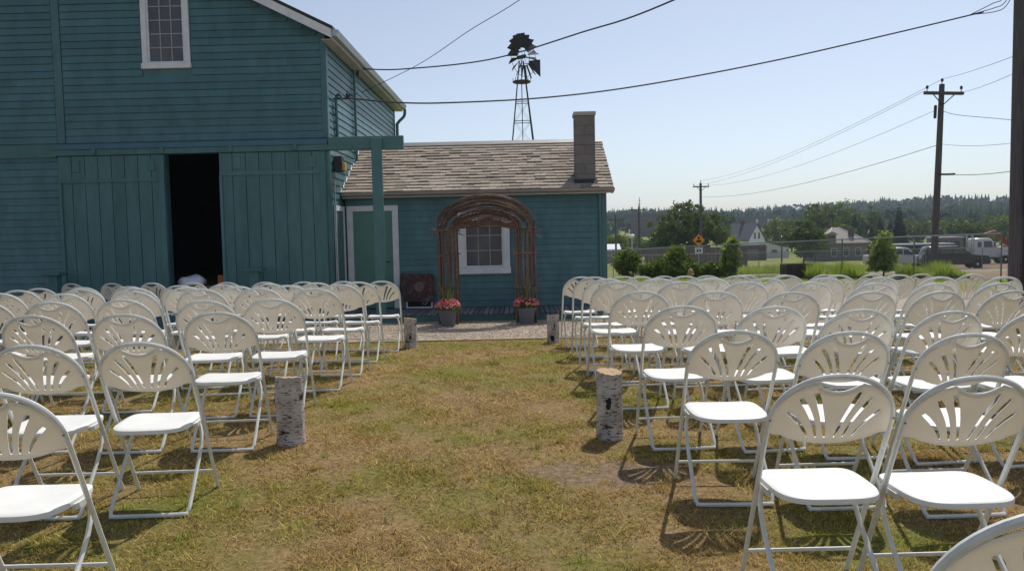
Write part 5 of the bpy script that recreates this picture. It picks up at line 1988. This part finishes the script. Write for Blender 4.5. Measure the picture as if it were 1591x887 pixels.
def semi(x, y, rz, label):
    t = thing('semi_truck', label, 'truck', (x, y, g1(x, y) + .01), rz)
    bx('chassis', BLACK, t, -3.6, 3.1, -.42, .42, .55, .85)
    cb = side_body(t, 'cab', [(-1.1, .8), (1.0, .8), (1.0, 1.9), (.78, 2.75), (.5, 2.95), (-1.0, 2.95), (-1.1, 2.85)], 1.1, CARW, bev=.06)
    hd = side_body(t, 'hood', [(1.01, .75), (3.0, .7), (3.1, 1.0), (3.05, 1.65), (2.7, 1.85), (1.01, 2.05)], .85, CARW, bev=.08)
    MB().add([(1.02, -1.0, 1.98), (1.02, 1.0, 1.98), (.84, .98, 2.7), (.84, -.98, 2.7), (.96, -1.0, 1.98), (.96, 1.0, 1.98), (.76, .98, 2.7), (.76, -.98, 2.7)],
             [(0, 1, 2, 3), (7, 6, 5, 4), (0, 4, 5, 1), (3, 2, 6, 7), (0, 3, 7, 4), (1, 5, 6, 2)]).obj('windshield', CARG, cb)
    for s in (-1, 1):
        MB().prism([(-.1, 1.85), (.85, 1.85), (.68, 2.62), (-.1, 2.62)], 'y', s * 1.108 - .01, s * 1.108 + .01).obj('side_window', CARG, cb)
        MB().prism([(-.75, 1.95), (-.35, 1.95), (-.35, 2.55), (-.75, 2.55)], 'y', s * 1.108 - .01, s * 1.108 + .01).obj('side_window', CARG, cb)
        MB().tube([(-1.25, s * .95, .8), (-1.25, s * .95, 3.3)], .075, 8).obj('exhaust_stack', CHROME, t, True)
        MB().tube([(-1.0, s * .95, .72), (.5, s * .95, .72)], .3, 12).obj('fuel_tank', CHROME, t, True)
        MB().box(1.5, 2.75, s * 1.0 - .16, s * 1.0 + .16, .95, 1.3).obj('fender', CARW, t, bevel=.08)
        bx('headlight', CHROME, t, 2.98, 3.14, s * .75 - .13, s * .75 + .13, .95, 1.2, .02)
        bx('mirror', BLACK, t, .9, 1.0, s * 1.35 - .1, s * 1.35 + .1, 1.9, 2.5, .02)
    bx('bumper', CHROME, t, 3.08, 3.25, -1.05, 1.05, .4, .75, .04)
    bx('grille', CHROME, t, 3.06, 3.12, -.5, .5, .85, 1.6, .01)
    wheels(t, (2.15, -1.9, -3.1), 1.15, .5, .3)


semi(54.0, 91, R(-12), 'white semi truck cab parked left of the thick pole')
d = 86
x = (1432 - 795) / 1230 * d
t = thing('cargo_trailer', 'long dark trailer with pale top edge behind the white pickup', 'trailer', (x, d, g1(x, d)), R(-3))
bx('box', CARD, t, -3.0, 2.9, -1.1, 1.1, .8, 2.3)
bx('roof', CARW, t, -3.05, 2.95, -1.15, 1.15, 2.301, 2.45)
bx('side_rail', CHROME, t, -3.0, 2.9, -1.14, -1.101, 1.2, 1.3)
wheels(t, (-1.2, -.2), 1.05, .4)
x = (1468 - 795) / 1230 * 92
t = thing('site_trailer', 'pale framed site trailer above the dark SUV', 'trailer', (x, 92, g1(x, 92)), 0)
bx('wall', HOUSEG, t, -1.6, 1.6, -1, 1, .7, 3.1)
bx('roof', HOUSEW, t, -1.7, 1.7, -1.1, 1.1, 3.101, 3.22)
for a in (-1.3, .1):
    bx('window', PANE, t, a, a + 1.1, -1.03, -1.004, 1.7, 2.7)
wheels(t, (-.7, .6), 1.0, .36)
x = (1562 - 795) / 1230 * 112
t = thing('red_excavator', 'red excavator with raised boom behind the white semi truck', 'excavator', (x, 112, g1(x, 112)), R(5))
for s in (-1, 1):
    MB().prism([(-1.6, 0), (1.6, 0), (1.9, .35), (1.6, .75), (-1.6, .75), (-1.9, .35)], 'y', s * 1.0 - .25, s * 1.0 + .25).obj('track', BLACK, t)
MB().box(-1.8, 1.2, -1.1, 1.1, .8, 2.0).obj('engine_housing', REDM, t, bevel=.1)
cbx = MB().box(.0, 1.2, -1.05, -.1, 2.0, 3.2).obj('cab', REDM, t, bevel=.06)
bx('cab_window', CARG, cbx, .15, 1.05, -1.07, -1.052, 2.2, 3.0)
MB().prism([(.9, 1.6), (1.5, 1.5), (-1.2, 4.0), (-1.6, 3.8)], 'y', .2, .6).obj('boom', REDM, t)
MB().prism([(-1.3, 4.1), (-1.7, 3.7), (-3.6, 3.2), (-3.6, 3.5)], 'y', .22, .58).obj('arm', REDM, t)
MB().prism([(-3.5, 3.3), (-3.9, 3.4), (-4.2, 2.6), (-3.5, 2.3)], 'y', .0, .8).obj('bucket', DARKM, t)

# ------------------------------------------------------------------ haze
hz = MB().box(-1650, 1650, -90, 2100, -7, 45).obj('haze', M('haze_placeholder', (1, 1, 1)), None)
hm = bpy.data.materials.new('pale_haze')
hm.use_nodes = True
hn = hm.node_tree
hn.nodes.clear()
ho = hn.nodes.new('ShaderNodeOutputMaterial')
hv = hn.nodes.new('ShaderNodeVolumePrincipled')
hv.inputs['Color'].default_value = (.72, .85, 1.0, 1)
hv.inputs['Density'].default_value = .0003
hv.inputs['Anisotropy'].default_value = .1
hn.links.new(hv.outputs[0], ho.inputs['Volume'])
hz.data.materials.clear()
hz.data.materials.append(hm)
tag(hz, kind='stuff')
